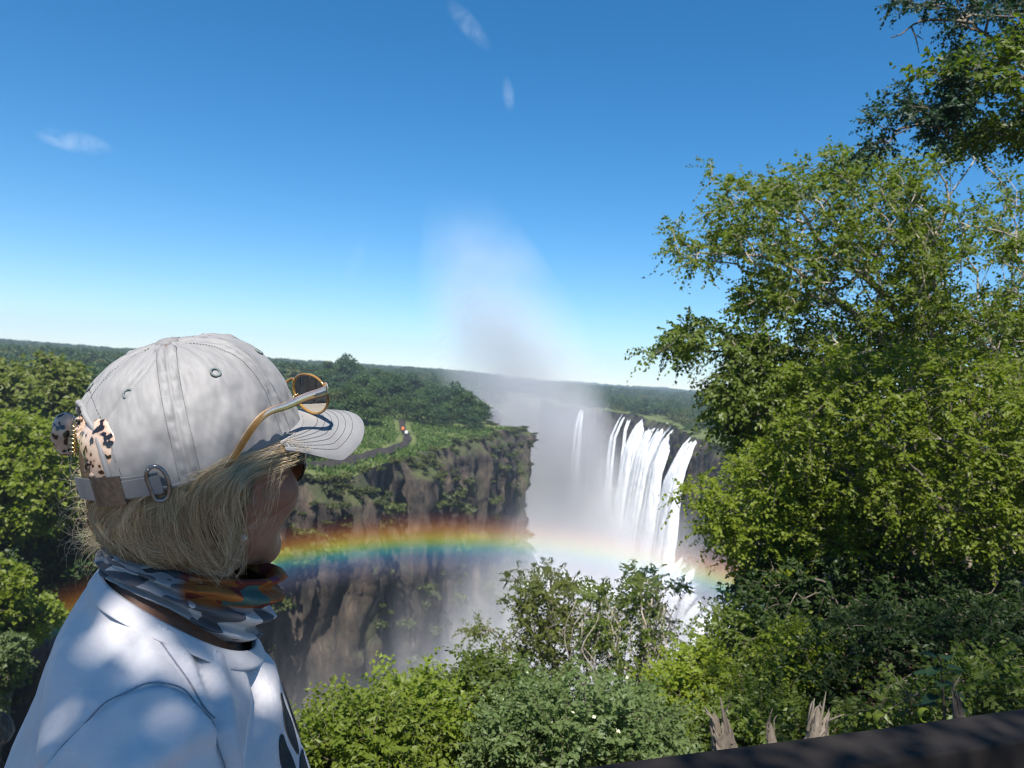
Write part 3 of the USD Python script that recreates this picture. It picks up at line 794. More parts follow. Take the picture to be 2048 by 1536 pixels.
def grow_tree(name, label, cat, group, poly, d0, d1, n_tips, root, limbs, mat, seed, per=4, twig=0.32, leaf=0.075, tip_r=0.005, ratio=0.42, droop=0.25, sparse=(90, 0.36, 4), spread=0.9, round_=0.7, up=0.5, bark=None, blossoms=None):
    """A tree or shrub whose crown fills a rounded volume: poly outlines it as seen from the viewpoint, d0..d1 is how near and far it reaches."""
    r_ = np.random.default_rng(seed)
    q = in_poly(poly, n_tips, r_, sparse)
    pg = Polygon(poly); dist = shapely.distance(pg.exterior, shapely.points(q)); mx = dist.max() + 1e-6
    half = (d1 - d0) / 2 * (round_ * np.sqrt(np.clip(1 - (1 - dist / mx) ** 2, 0.02, 1)) + (1 - round_))
    u = r_.uniform(-1, 1, n_tips); u = np.sign(u) * np.abs(u) ** 0.7
    d = (d0 + d1) / 2 + u * half
    tips = np.array([at(a, b, c) for (a, b), c in zip(q, d)])
    tubes, dirs = branch_skeleton(root, limbs, tips, r_, tip_r)
    if leaf < 0.1 and leaf > 0.04:
        leaf, per, ratio = leaf * 0.74, per + 1, min(ratio, 0.33)
    lv, tw = leafy_twigs(tips, dirs, r_, per, twig, leaf, ratio, spread, droop, up)
    t = thing(name, label, cat, group)
    tubes = sorted(tubes, key=lambda w: -w[1].max())
    nb = max(1, min(30, sum(R.max() > (0.022 if tip_r < 0.01 else tip_r * 4) for _, R in tubes)))
    big = [wood_mesh([w])[0] for w in tubes[:nb]]; small = wood_mesh(tubes[nb:])
    if big:
        obj('trunk', big[0], bark or M_bark, t, smooth=True)
        for w in big[1:]:
            obj('limb', w, bark or M_bark, t, smooth=True)
    obj('twigs', merge(small + [tw]), bark or M_bark, t, smooth=True, kind='stuff')
    obj('crown', lv, mat, t, kind='stuff')
    return t, tips, dirs


def g3(x, y, dz=0.0):
    return np.array([x, y, ground_at(x, y) + dz])


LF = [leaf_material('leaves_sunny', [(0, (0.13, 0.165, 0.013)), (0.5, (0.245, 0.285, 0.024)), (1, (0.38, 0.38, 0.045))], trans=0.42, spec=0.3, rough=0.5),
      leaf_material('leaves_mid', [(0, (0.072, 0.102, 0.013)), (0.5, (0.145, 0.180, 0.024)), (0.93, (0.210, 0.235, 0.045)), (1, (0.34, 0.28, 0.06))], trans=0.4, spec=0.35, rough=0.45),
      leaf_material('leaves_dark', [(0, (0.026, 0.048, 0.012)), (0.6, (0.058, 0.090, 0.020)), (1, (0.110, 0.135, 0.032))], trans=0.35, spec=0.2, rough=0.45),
      leaf_material('leaves_blue', [(0, (0.022, 0.050, 0.020)), (0.6, (0.044, 0.082, 0.034)), (1, (0.075, 0.115, 0.050))], trans=0.3, spec=0.3, rough=0.5),
      leaf_material('leaves_yellow', [(0, (0.115, 0.150, 0.016)), (0.5, (0.205, 0.240, 0.028)), (1, (0.33, 0.32, 0.05))], trans=0.42, spec=0.3, rough=0.5),
      leaf_material('leaves_grey', [(0, (0.085, 0.120, 0.040)), (0.5, (0.150, 0.195, 0.068)), (1, (0.25, 0.29, 0.13))], trans=0.4, spec=0.3, rough=0.5),
      leaf_material('leaves_olive', [(0, (0.085, 0.102, 0.018)), (0.5, (0.165, 0.185, 0.034)), (1, (0.27, 0.27, 0.060))], trans=0.35, spec=0.3, rough=0.5)]
LF.append(leaf_material('leaves_fresh', [(0, (0.105, 0.142, 0.012)), (0.5, (0.210, 0.250, 0.024)), (0.94, (0.30, 0.32, 0.045)), (1, (0.36, 0.28, 0.06))], trans=0.42, spec=0.3, rough=0.5))

GL_ = 'trees on the slope at the left edge'
grow_tree('broad_tree', 'tall olive-grey tree behind the cap, topmost at the left edge', 'tree', GL_, [(-190, 760), (-60, 725), (60, 708), (100, 712), (150, 738), (185, 790), (215, 900), (180, 960), (-190, 960)], 62, 76, 420,
          g3(-38, 70), [[at(30, 940, 70), at(40, 800, 69)], [at(-80, 860, 68)], [at(120, 860, 69)]], LF[6], 301, per=9, twig=1.5, leaf=0.62, tip_r=0.035, sparse=(40, 0.33, 3))
grow_tree('broad_tree', 'bright green tree whose crown stands level with the hair clip', 'tree', GL_, [(-190, 870), (-40, 850), (40, 832), (100, 838), (140, 880), (165, 960), (150, 1040), (100, 1075), (-40, 1060), (-190, 1080)], 40, 50, 520,
          g3(-28, 46), [[at(30, 1060, 45), at(30, 930, 45)], [at(100, 1000, 45)], [at(-80, 980, 45)]], LF[0], 302, per=9, twig=0.9, leaf=0.36, tip_r=0.02, sparse=(36, 0.36, 5))
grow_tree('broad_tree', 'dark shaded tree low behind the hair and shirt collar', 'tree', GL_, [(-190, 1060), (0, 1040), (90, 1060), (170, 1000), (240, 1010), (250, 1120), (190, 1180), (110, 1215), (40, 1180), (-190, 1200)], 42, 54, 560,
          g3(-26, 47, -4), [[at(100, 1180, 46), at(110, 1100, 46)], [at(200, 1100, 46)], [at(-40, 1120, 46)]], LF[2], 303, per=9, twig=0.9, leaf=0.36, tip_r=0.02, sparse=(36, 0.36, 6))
grow_tree('slope_bush', 'bright lime bush poking in at the left edge above the shoulder', 'bush', GL_, [(-120, 1130), (0, 1125), (30, 1140), (56, 1160), (40, 1200), (20, 1235), (-120, 1260)], 26, 31, 200,
          g3(-19, 27, -1), [[at(-60, 1230, 28.5)], [at(10, 1200, 28.5)]], LF[0], 304, per=8, twig=0.5, leaf=0.22, tip_r=0.012, sparse=(24, 0.36, 7))
grow_tree('slope_bush', 'yellowish bush below the lime one beside the shirt back', 'bush', GL_, [(-120, 1230), (0, 1215), (60, 1205), (125, 1200), (105, 1240), (60, 1270), (35, 1300), (-120, 1330)], 28, 34, 240,
          g3(-20, 30, -2), [[at(-20, 1300, 31)], [at(60, 1240, 31)]], LF[4], 305, per=8, twig=0.5, leaf=0.2, tip_r=0.012, sparse=(24, 0.36, 8))
grow_tree('slope_bush', 'grey-green bush hanging over the misty drop at the left edge', 'bush', GL_, [(-120, 1290), (10, 1275), (45, 1270), (40, 1320), (15, 1380), (0, 1420), (-120, 1440)], 24, 29, 200,
          g3(-17, 25, -2), [[at(-40, 1400, 26)], [at(10, 1330, 26)]], LF[5], 306, per=8, twig=0.45, leaf=0.19, tip_r=0.012, sparse=(24, 0.36, 9))
# ================================================================ the trees and bushes around the viewpoint
GN = 'trees and bushes on the right of the viewpoint'
M_pale_bark = noise_mat('pale_bark', 9.0, [(0.3, (0.16, 0.13, 0.10)), (0.55, (0.32, 0.275, 0.22)), (0.75, (0.45, 0.40, 0.33))], rough=0.9, bump=0.6, bump_scale=26.0, mapping=(1, 1, 0.2), coord='world', bump_dist=0.008)

# main tree
t_main, _, _ = grow_tree('leafy_tree', 'big mid green tree reaching three leafy arms out over the gorge sky', 'tree', GN,
    [(1338, 440), (1352, 470), (1398, 478), (1440, 440), (1408, 420), (1440, 395), (1405, 325), (1432, 340), (1475, 372), (1500, 345), (1560, 352), (1598, 335), (1640, 330), (1665, 308), (1720, 312), (1760, 322), (1800, 318), (1830, 380), (1870, 470), (1920, 580), (1900, 700), (1700, 760), (1560, 740), (1470, 690), (1480, 640), (1470, 590), (1490, 545), (1420, 532), (1352, 535), (1340, 500)],
    8.2, 11.2, 640, g3(6.2, 9.4, -0.5), [[at(1900, 1000, 10.3), at(1870, 700, 10.2), at(1850, 560, 10), at(1760, 420, 10)], [at(1850, 760, 10), at(1680, 600, 9.6), at(1540, 520, 9.4), at(1400, 505, 9.2)], [at(1780, 640, 9.8), at(1620, 450, 9.6), at(1480, 400, 9.4)]],
    LF[7], 401, per=4, twig=0.30, leaf=0.078, tip_r=0.0042, sparse=(60, 0.33, 4), bark=M_pale_bark)
grow_tree('leafy_tree', 'dark leafy bough with drooping tips, lowest arm left of the main tree', 'tree', GN,
    [(1288, 712), (1300, 690), (1335, 660), (1372, 642), (1400, 640), (1440, 652), (1480, 660), (1560, 700), (1640, 760), (1640, 860), (1560, 900), (1470, 880), (1425, 845), (1420, 800), (1440, 755), (1470, 720), (1440, 705), (1400, 705), (1340, 700)],
    8.4, 10.4, 330, g3(4.2, 8.7, -1.0), [[at(1660, 1000, 9.6), at(1580, 830, 9.5), at(1480, 690, 9.3), at(1380, 672, 9.2)], [at(1560, 860, 9.4), at(1480, 800, 9.2)]],
    LF[1], 402, per=4, twig=0.28, leaf=0.085, tip_r=0.0042, sparse=(60, 0.3, 14), droop=0.5)
grow_tree('leafy_tree', 'loose tree with pale forked trunks at the right edge', 'tree', GN,
    [(1790, 330), (1860, 300), (1930, 320), (1950, 250), (1985, 215), (2010, 260), (1990, 330), (2040, 380), (2120, 420), (2140, 760), (2000, 800), (1860, 740), (1800, 600)],
    8.0, 10.5, 330, g3(7.0, 8.7, -0.3), [[at(1935, 1000, 9.7), at(1890, 690, 9.3), at(1868, 560, 9.2), at(1880, 440, 9.1), at(1950, 320, 9)], [at(1935, 960, 9.6), at(1915, 700, 9.1), at(1985, 520, 9), at(2030, 440, 8.9)], [at(2040, 900, 9.3), at(2030, 700, 9), at(2015, 610, 9)]],
    LF[7], 403, per=4, twig=0.28, leaf=0.072, tip_r=0.0042, sparse=(70, 0.47, 24), bark=M_pale_bark)

# bright bushes in front of it
grow_tree('lime_bush', 'sunlit lime green bush spilling down in front of the dark bough', 'bush', GN,
    [(1600, 720), (1680, 690), (1760, 700), (1880, 690), (2000, 720), (2130, 760), (2140, 1120), (2000, 1120), (1880, 1110), (1760, 1090), (1640, 1000), (1560, 900), (1570, 800)],
    6.0, 8.2, 720, g3(4.6, 6.9), [[at(1850, 1150, 7.2), at(1800, 950, 7.1), at(1740, 800, 7)], [at(1980, 1150, 7.2), at(1960, 900, 7.0), at(1980, 780, 7)], [at(1800, 1080, 7.1), at(1680, 920, 6.9)]],
    LF[0], 404, per=4, twig=0.24, leaf=0.064, tip_r=0.0035, sparse=(70, 0.34, 34))
grow_tree('lime_bush', 'lime green spray of twigs nearest the falling water', 'bush', GN,
    [(1395, 960), (1450, 905), (1520, 880), (1600, 890), (1660, 980), (1740, 1080), (1780, 1180), (1700, 1190), (1620, 1140), (1540, 1180), (1440, 1075), (1345, 1060), (1350, 1010)],
    6.6, 8.2, 330, g3(3.2, 7.6, -0.6), [[at(1640, 1250, 7.7), at(1600, 1100, 7.5), at(1540, 980, 7.3)], [at(1600, 1120, 7.5), at(1460, 1020, 7.2)]],
    LF[0], 405, per=4, twig=0.24, leaf=0.066, tip_r=0.0035, sparse=(60, 0.42, 44))
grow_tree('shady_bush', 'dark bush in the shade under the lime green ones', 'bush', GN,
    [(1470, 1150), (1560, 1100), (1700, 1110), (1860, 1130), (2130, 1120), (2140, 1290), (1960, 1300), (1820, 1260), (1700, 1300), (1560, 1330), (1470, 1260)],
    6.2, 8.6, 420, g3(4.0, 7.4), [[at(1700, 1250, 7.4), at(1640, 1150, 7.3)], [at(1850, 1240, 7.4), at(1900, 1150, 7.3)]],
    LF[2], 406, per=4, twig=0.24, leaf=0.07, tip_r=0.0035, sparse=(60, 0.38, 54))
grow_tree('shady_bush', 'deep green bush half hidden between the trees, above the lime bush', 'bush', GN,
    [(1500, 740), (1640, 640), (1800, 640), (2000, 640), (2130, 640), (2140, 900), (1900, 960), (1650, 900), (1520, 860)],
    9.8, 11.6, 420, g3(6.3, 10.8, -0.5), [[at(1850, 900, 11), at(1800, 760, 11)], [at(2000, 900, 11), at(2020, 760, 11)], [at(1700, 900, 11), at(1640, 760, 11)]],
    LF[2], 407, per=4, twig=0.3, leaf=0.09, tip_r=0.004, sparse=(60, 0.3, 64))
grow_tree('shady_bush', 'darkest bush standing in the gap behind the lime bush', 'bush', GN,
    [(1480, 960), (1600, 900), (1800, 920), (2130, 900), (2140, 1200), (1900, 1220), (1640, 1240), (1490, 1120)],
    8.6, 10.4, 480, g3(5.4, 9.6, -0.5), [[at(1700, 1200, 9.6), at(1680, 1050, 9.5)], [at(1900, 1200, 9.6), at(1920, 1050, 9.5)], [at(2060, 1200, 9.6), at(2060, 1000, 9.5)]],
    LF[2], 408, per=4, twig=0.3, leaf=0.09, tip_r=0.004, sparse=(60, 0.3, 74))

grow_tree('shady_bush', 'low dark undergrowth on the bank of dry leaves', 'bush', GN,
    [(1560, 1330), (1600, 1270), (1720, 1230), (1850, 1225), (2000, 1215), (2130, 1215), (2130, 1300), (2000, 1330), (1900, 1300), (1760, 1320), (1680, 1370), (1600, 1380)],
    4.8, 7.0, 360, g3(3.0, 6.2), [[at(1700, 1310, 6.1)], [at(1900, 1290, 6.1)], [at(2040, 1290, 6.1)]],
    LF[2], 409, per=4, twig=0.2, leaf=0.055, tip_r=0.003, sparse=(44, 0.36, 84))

grow_tree('shady_bush', 'small leafy bush in front of the dry leaf bank, just above the rail', 'bush', GN,
    [(1690, 1460), (1700, 1390), (1760, 1360), (1840, 1370), (1880, 1340), (1960, 1330), (2060, 1330), (2130, 1320), (2130, 1420), (1980, 1440), (1900, 1440)],
    3.4, 4.8, 190, g3(2.2, 4.1), [[at(1780, 1420, 4.1)], [at(1960, 1400, 4.1)], [at(2060, 1390, 4.1)]],
    LF[1], 410, per=4, twig=0.18, leaf=0.05, tip_r=0.0026, sparse=(40, 0.47, 94))

# overhanging feathery branches, top right
M_feather = leaf_material('leaves_feathery', [(0, (0.016, 0.040, 0.020)), (0.6, (0.032, 0.066, 0.032)), (1, (0.06, 0.10, 0.045))], trans=0.3, spec=0.4)
GA = 'feathery boughs hanging in at the top right'
far_root = g3(6.6, 5.0)


def bough(label, poly, d0, d1, n, limbs, seed, mat=M_feather, leaf=0.036, per=5, twig=0.19, sparse=(46, 0.40, 4), extra=()):
    t, tips, dirs = grow_tree('overhanging_bough', label, 'tree', GA, poly, d0, d1, n, far_root + np.array([0.35 * (seed % 5), 0.2 * (seed % 7), 0]), limbs, mat, seed, per=per, twig=twig, leaf=leaf, tip_r=0.003, ratio=0.34, droop=0.12, sparse=sparse, spread=0.7)
    for w in extra:
        obj('bare_twig', tube(*w, 5), M_bark, t, smooth=True)
    return t


bough('topmost feathery bough with one bare forked twig, at the top edge', [(1790, -40), (1788, 5), (1835, 12), (1870, 20), (1868, 42), (1900, 40), (1925, 62), (1945, 30), (1985, 60), (2060, 110), (2120, 90), (2120, -60)], 5.4, 6.6, 115,
      [[at(2300, 500, 6.2), at(2140, 180, 6.1), at(2004, 96, 6), at(1939, 42, 5.9), at(1887, 8, 5.9), at(1800, -20, 5.8)]], 501,
      extra=[(spline([at(1945, 46, 5.92), at(1869, 39, 5.9), at(1822, 52, 5.85), at(1796, 72, 5.8), at(1782, 75, 5.8)], 10), np.linspace(0.014, 0.004, 10)), (spline([at(1822, 52, 5.85), at(1832, 78, 5.82), at(1838, 106, 5.8)], 6), np.linspace(0.007, 0.003, 6)), (spline([at(1832, 70, 5.83), at(1848, 80, 5.8)], 4), np.linspace(0.005, 0.002, 4))])
bough('drooping feathery bough pointing down-left below the topmost one', [(1725, 306), (1728, 290), (1760, 262), (1728, 255), (1742, 240), (1790, 205), (1815, 180), (1860, 195), (1880, 160), (1880, 120), (1920, 100), (1975, 130), (1970, 200), (1930, 255), (1890, 285), (1860, 270), (1830, 262), (1800, 280), (1760, 295)], 5.2, 6.2, 105,
      [[at(2300, 520, 6.1), at(2100, 230, 6), at(1976, 177, 5.9), at(1900, 225, 5.8), at(1817, 255, 5.7), at(1745, 292, 5.6)]], 502, sparse=(40, 0.40, 9))
bough('broad-leaved bough with pale new leaves beside the feathery ones', [(1840, 175), (1838, 150), (1860, 140), (1925, 110), (1960, 80), (2060, 80), (2130, 100), (2130, 190), (2060, 180), (1990, 190), (1960, 165), (1900, 160), (1862, 178)], 5.0, 5.8, 46,
      [[at(2300, 480, 5.8), at(2120, 190, 5.6), at(2000, 140, 5.4), at(1880, 160, 5.3)]], 503, mat=LF[1], leaf=0.085, per=3, twig=0.2, sparse=(40, 0.40, 19))
bough('small-leaved sprig hanging from the right edge below the feathery boughs', [(1915, 285), (1960, 255), (2000, 240), (2060, 215), (2120, 240), (2120, 300), (2050, 280), (1990, 275), (1975, 330), (1940, 335)], 6.0, 7.0, 80,
      [[at(2300, 520, 6.8), at(2046, 190, 6.6), at(2015, 225, 6.5), at(1960, 310, 6.4)]], 504, mat=LF[1], leaf=0.06, per=4, twig=0.2, sparse=(40, 0.42, 29))

# ---- small trees below the viewpoint, in front of the misty gorge
GC = 'small trees below the viewpoint in front of the mist'
grow_tree('small_tree', 'small open tree with dark leaning stems, standing before the white mist', 'tree', GC,
    [(1015, 1200), (1012, 1150), (1030, 1135), (1060, 1150), (1098, 1132), (1130, 1150), (1162, 1170), (1150, 1230), (1165, 1330), (1150, 1420), (1040, 1440), (960, 1420), (990, 1330), (925, 1285), (932, 1260), (980, 1235), (1010, 1240)],
    10.5, 12.4, 215, g3(0.7, 11.4, -1.5), [[at(1100, 1440, 11.5), at(1085, 1330, 11.4), at(1040, 1200, 11.3)], [at(1110, 1400, 11.5), at(1120, 1280, 11.5), at(1100, 1160, 11.5)], [at(1085, 1350, 11.4), at(1000, 1270, 11.3)]],
    LF[6], 411, per=4, twig=0.26, leaf=0.074, tip_r=0.0042, sparse=(34, 0.40, 5))
grow_tree('small_tree', 'small tree wrapped in pale dry vines, right of the open one', 'tree', GC,
    [(1175, 1220), (1160, 1190), (1200, 1160), (1210, 1185), (1250, 1160), (1265, 1140), (1300, 1135), (1325, 1150), (1365, 1140), (1370, 1170), (1335, 1200), (1345, 1300), (1330, 1420), (1200, 1440), (1165, 1360)],
    10.0, 12.0, 205, g3(2.1, 11.0, -1.5), [[at(1270, 1440, 11.2), at(1285, 1300, 11.1), at(1300, 1180, 11)], [at(1250, 1400, 11.2), at(1215, 1260, 11)]],
    LF[1], 412, per=4, twig=0.26, leaf=0.074, tip_r=0.0042, sparse=(34, 0.42, 6), bark=M_pale_bark)
M_vine = noise_mat('dry_vine', 12.0, [(0.3, (0.22, 0.19, 0.15)), (0.7, (0.46, 0.41, 0.34))], rough=0.9, coord='world')
r_ = np.random.default_rng(60)
_vt = []
for k in range(90):
    x = r_.uniform(1150, 1335); y = r_.uniform(1190, 1290); dd = r_.uniform(10.2, 11.4)
    pth = [at(x, y, dd)]
    for s in range(5):
        x += r_.uniform(-16, 16); y += r_.uniform(14, 40); pth.append(at(x, y, dd + r_.uniform(-0.15, 0.15)))
    _vt.append(tube(spline(pth, 14), np.linspace(0.006, 0.003, 14), 4, cap=False))
obj('dry_vines', merge(_vt), M_vine, stage.GetPrimAtPath('/World/small_tree_001'), kind='stuff', smooth=True)

# ---- low bushes that hide the edge
GB = 'low bushes along the rim below the viewpoint'
M_flower = leaf_material('blossom', [(0, (0.55, 0.55, 0.40)), (1, (0.80, 0.80, 0.66))], trans=0.3)
LOW = [
    ('yellow-green bush against the chest of the shirt, bottom edge', [(610, 1560), (620, 1490), (660, 1465), (700, 1440), (760, 1450), (800, 1480), (830, 1560)], 3.6, 4.6, 250, LF[4], 0.052),
    ('tall lime sprig rising highest between the shirt and the open tree', [(770, 1400), (800, 1385), (850, 1392), (890, 1410), (885, 1450), (850, 1470), (845, 1560), (800, 1560), (805, 1460), (775, 1430)], 4.2, 5.0, 110, LF[4], 0.058),
    ('mixed green bush with white blossom under the open tree', [(830, 1560), (850, 1470), (900, 1380), (960, 1345), (1040, 1360), (1090, 1400), (1080, 1560)], 4.6, 6.2, 330, LF[1], 0.055),
    ('bright grey-green bush in the middle of the bottom edge', [(960, 1560), (1000, 1450), (1080, 1395), (1160, 1400), (1260, 1410), (1320, 1470), (1300, 1560)], 3.8, 5.2, 420, LF[5], 0.048),
    ('lime bush between the vine-wrapped tree and the splintered stump', [(1240, 1480), (1280, 1400), (1330, 1340), (1400, 1310), (1450, 1330), (1440, 1420), (1400, 1500), (1300, 1540)], 5.4, 6.8, 230, LF[0], 0.058),
    ('loose green bush in front of the low waterfall', [(1390, 1300), (1440, 1240), (1500, 1230), (1540, 1300), (1560, 1390), (1500, 1440), (1430, 1400)], 6.0, 7.4, 110, LF[1], 0.062),
    ('small bright sprig between the stumps', [(1580, 1330), (1560, 1300), (1600, 1290), (1660, 1310), (1690, 1330), (1660, 1370), (1620, 1375)], 5.0, 5.6, 60, LF[0], 0.05),
    ('fresh green bush at the foot of the splintered stump', [(1430, 1500), (1470, 1430), (1540, 1410), (1600, 1430), (1610, 1480), (1520, 1520)], 4.4, 5.4, 150, LF[1], 0.05),
]
for k, (lab, poly, d0, d1, n, mat, lf) in enumerate(LOW):
    cx, cy = Polygon(poly).centroid.coords[0]
    c = at(cx, cy, (d0 + d1) / 2)
    gz = ground_at(c[0], c[1])
    root = np.array([c[0], c[1], min(gz, c[2] - 0.5)])
    t, tips, dirs = grow_tree('low_bush', lab, 'bush', GB, poly, d0, d1, n, root, [[(root + c) / 2 + [0.05, 0, 0], c]], mat, 420 + k, per=4, twig=0.27, leaf=lf, tip_r=0.0028, sparse=(27, 0.43, 5 + k), droop=0.12, spread=0.75)
    if 'blossom' in lab or 'grey-green' in lab:
        rb = np.random.default_rng(k); sel = tips[rb.choice(len(tips), 14)]
        P = np.repeat(sel, 16, 0) + rb.normal(size=(14 * 16, 3)) * [0.035, 0.035, 0.05]
        obj('blossom', leaves(P, rb.normal(size=P.shape), rb.normal(size=P.shape) + [0, -0.5, 0.8], 0.022, 0.011), M_flower, t, kind='stuff')

# ---- broken stumps
M_stump = noise_mat('dead_wood', 5.0, [(0.3, (0.05, 0.040, 0.032)), (0.5, (0.14, 0.115, 0.09)), (0.72, (0.25, 0.21, 0.17))], rough=0.9, bump=1.0, bump_scale=14.0, mapping=(1, 1, 0.15), coord='world', bump_dist=0.02)


def stump(label, px, y0, y1, d, w, lean, seed, prongs):
    r_ = np.random.default_rng(seed)
    t = thing('broken_stump', label, 'stump', 'broken pale stumps behind the rail')
    b, top = at(px, y1, d), at(px + lean, y0, d)
    na, nv = 22, 12
    a = np.arange(na) * 2 * np.pi / na
    jag = 0.42 + 0.40 * np.abs(np.sin(a * prongs / 2 + seed)) ** 3 * r_.uniform(0.6, 1.0, na)
    V = []
    for v in np.linspace(0, 1, nv):
        rr = w * 0.9 * (1.15 - 0.45 * v) * (1 + 0.18 * np.sin(3 * a + seed) + 0.1 * r_.normal(size=na))
        c = b[None] + (top - b)[None] * (v * jag)[:, None]
        V.append(c + np.c_[np.cos(a) * rr, np.sin(a) * rr, 0 * a])
    for v in (0.75, 0.35):
        V.append(b + (top - b) * 0.5 * v + np.c_[np.cos(a) * w * 0.4, np.sin(a) * w * 0.4, 0 * a])
    V = np.array(V)
    obj('stump', (V.reshape(-1, 3), np.roll(grid_faces(len(V), na), 0, 0)), M_stump, t, smooth=50) if False else None
    i = np.arange(len(V) * na).reshape(len(V), na); j = np.roll(i, -1, 1)
    F = np.stack([i[:-1], j[:-1], j[1:], i[1:]], -1).reshape(-1, 4)
    obj('trunk', (V.reshape(-1, 3), F), M_stump, t, smooth=50)
    for k in range(prongs * 2):
        ang = r_.uniform(0, 6.28); off = np.array([math.cos(ang), math.sin(ang), 0]) * w * r_.uniform(0.4, 0.95)
        L = (top - b) * r_.uniform(0.45, 1.1)
        obj('splinter', tube(np.stack([b + off + L * 0.3, b + off + L * 0.75 + r_.normal(size=3) * 0.008, b + off * 1.2 + L + r_.normal(size=3) * 0.016]), [w * 0.20, w * 0.12, 0.0015], 5), M_stump, t, smooth=True)


stump('splintered pale stump, leftmost behind the rail', 1452, 1404, 1510, 3.3, 0.052, -22, 1, 4)
stump('bent hollow stump with a spike, middle one behind the rail', 1628, 1382, 1490, 3.3, 0.042, 22, 2, 3)
stump('short grey stump left of the bent one', 1545, 1425, 1500, 3.3, 0.022, -8, 3, 2)
stump('reddish brown post-like stump, rightmost behind the rail', 1918, 1368, 1450, 3.1, 0.022, -4, 4, 2)

# dry leaves and twigs on the bank
r_ = np.random.default_rng(71)
_b = np.c_[r_.uniform(1.6, 5.5, 9000), r_.uniform(2.7, 7.2, 9000)]
_z = height(_b) + r_.uniform(0.0, 0.06, 9000)
sz = r_.uniform(0.03, 0.09, 9000)
_l = leaves(np.c_[_b, _z], unit(r_.normal(size=(9000, 3)) * [1, 1, 0.45]), unit(r_.normal(size=(9000, 3)) * 0.7 + [0, 0, 1.0]), sz, sz * 0.35)
tag(obj('leaf_litter', _l, leaf_material('dry_leaves', [(0, (0.045, 0.030, 0.020)), (0.5, (0.11, 0.078, 0.055)), (1, (0.28, 0.21, 0.155))], trans=0.1), kind='stuff'), kind='stuff')
_tw = []
for k in range(110):
    p = np.array([r_.uniform(1.6, 5.2), r_.uniform(2.8, 6.8)]); a = r_.uniform(0, 6.28); L = r_.uniform(0.15, 0.6)
    z = ground_at(*p) + 0.02
    _tw.append(tube(np.array([[p[0], p[1], z], [p[0] + math.cos(a) * L / 2, p[1] + math.sin(a) * L / 2, z + r_.uniform(0.02, 0.2)], [p[0] + math.cos(a) * L, p[1] + math.sin(a) * L, z + r_.uniform(0, 0.35)]]), [0.007, 0.005, 0.002], 4))
tag(obj('fallen_twigs', merge(_tw), M_pale_bark, smooth=True, kind='stuff'), kind='stuff')

# big-leaved dark sprig by the rightmost stump, leaf by leaf
t = thing('broad_leaf_plant', 'dark plant with large round leaves left of the reddish stump', 'plant')
b = at(1890, 1440, 3.25)
stem = spline([b, at(1885, 1370, 3.25), at(1880, 1310, 3.25)], 12)
obj('stem', tube(stem, np.linspace(0.006, 0.002, 12), 5), M_bark, t, smooth=True)
M_big = leaf_material('big_leaf', [(0, (0.014, 0.040, 0.016)), (1, (0.035, 0.080, 0.028))], trans=0.3, spec=0.5)
r_ = np.random.default_rng(8)
for k in range(16):
    p = stem[min(11, 2 + k * 9 // 15)]; a = k * 2.4
    D = np.array([math.cos(a), math.sin(a) * 0.8, r_.uniform(-0.2, 0.5)])
    L = r_.uniform(0.05, 0.10)
    u = unit(D); s_ = unit(np.cross(u, [0, 0, 1.0])); n_ = np.cross(s_, u)
    g = np.linspace(0, 1, 7); w = np.sin(np.pi * np.clip(g * 0.95 + 0.03, 0, 1)) ** 0.7 * L * 0.42
    c = p + u * (0.02 + g * L)[:, None] - n_ * (0.3 * L * g ** 2)[:, None]
    V = np.stack([c - s_ * w[:, None] + n_ * w[:, None] * 0.25, c, c + s_ * w[:, None] + n_ * w[:, None] * 0.25], 1)
    obj('leaf', (V.reshape(-1, 3), grid_faces(7, 3)), M_big, t, smooth=True)

# two curled fresh leaves standing just behind the rail
for lab, px, py in (('curled lime leaf behind the rail, the left one', 1765, 1445), ('curled lime leaf behind the rail, the right one', 1852, 1432)):
    t = thing('curled_leaf', lab, 'leaf')
    th = np.linspace(-0.3, 3.6, 14); c0 = at(px, py, 2.1)
    r0 = 0.018 * (1 - 0.05 * np.arange(14) / 14)
    P = c0 + np.stack([-np.cos(th) * r0 * 0.0 + np.sin(th) * -r0, 0 * th, np.cos(th) * -r0], 1)
    w = 0.012 * np.sin(np.linspace(0.25, 2.9, 14))
    V = np.stack([P + np.c_[0 * w, -w, 0.3 * w], P, P + np.c_[0 * w, w, 0.3 * w]], 1)
    obj('blade', (V.reshape(-1, 3), grid_faces(14, 3)), LF[4], t, smooth=True)
    obj('stalk', tube(np.stack([P[0], P[0] + [0.012, 0.01, -0.05], P[0] + [0.01, 0.02, -0.35]]), [0.002, 0.002, 0.002], 4), LF[0], t)

# ---- rail of dark timber
M_rail = noise_mat('dark_timber', 4.0, [(0.3, (0.006, 0.005, 0.005)), (0.55, (0.016, 0.0125, 0.011)), (0.8, (0.034, 0.027, 0.024))], rough=0.75, bump=0.6, bump_scale=10.0, mapping=(1, 1, 1), detail=8.0, spec=0.2, coord='object', bump_dist=0.004)
RZ = 1.03
a, b = at_z(1150, 1537, RZ), at_z(2048, 1415, RZ)
rd = unit(b - a); rn = np.array([rd[1], -rd[0], 0.0])          # towards the viewer
rail = thing('timber_rail', 'dark timber handrail of the viewpoint across the bottom right corner', 'rail')


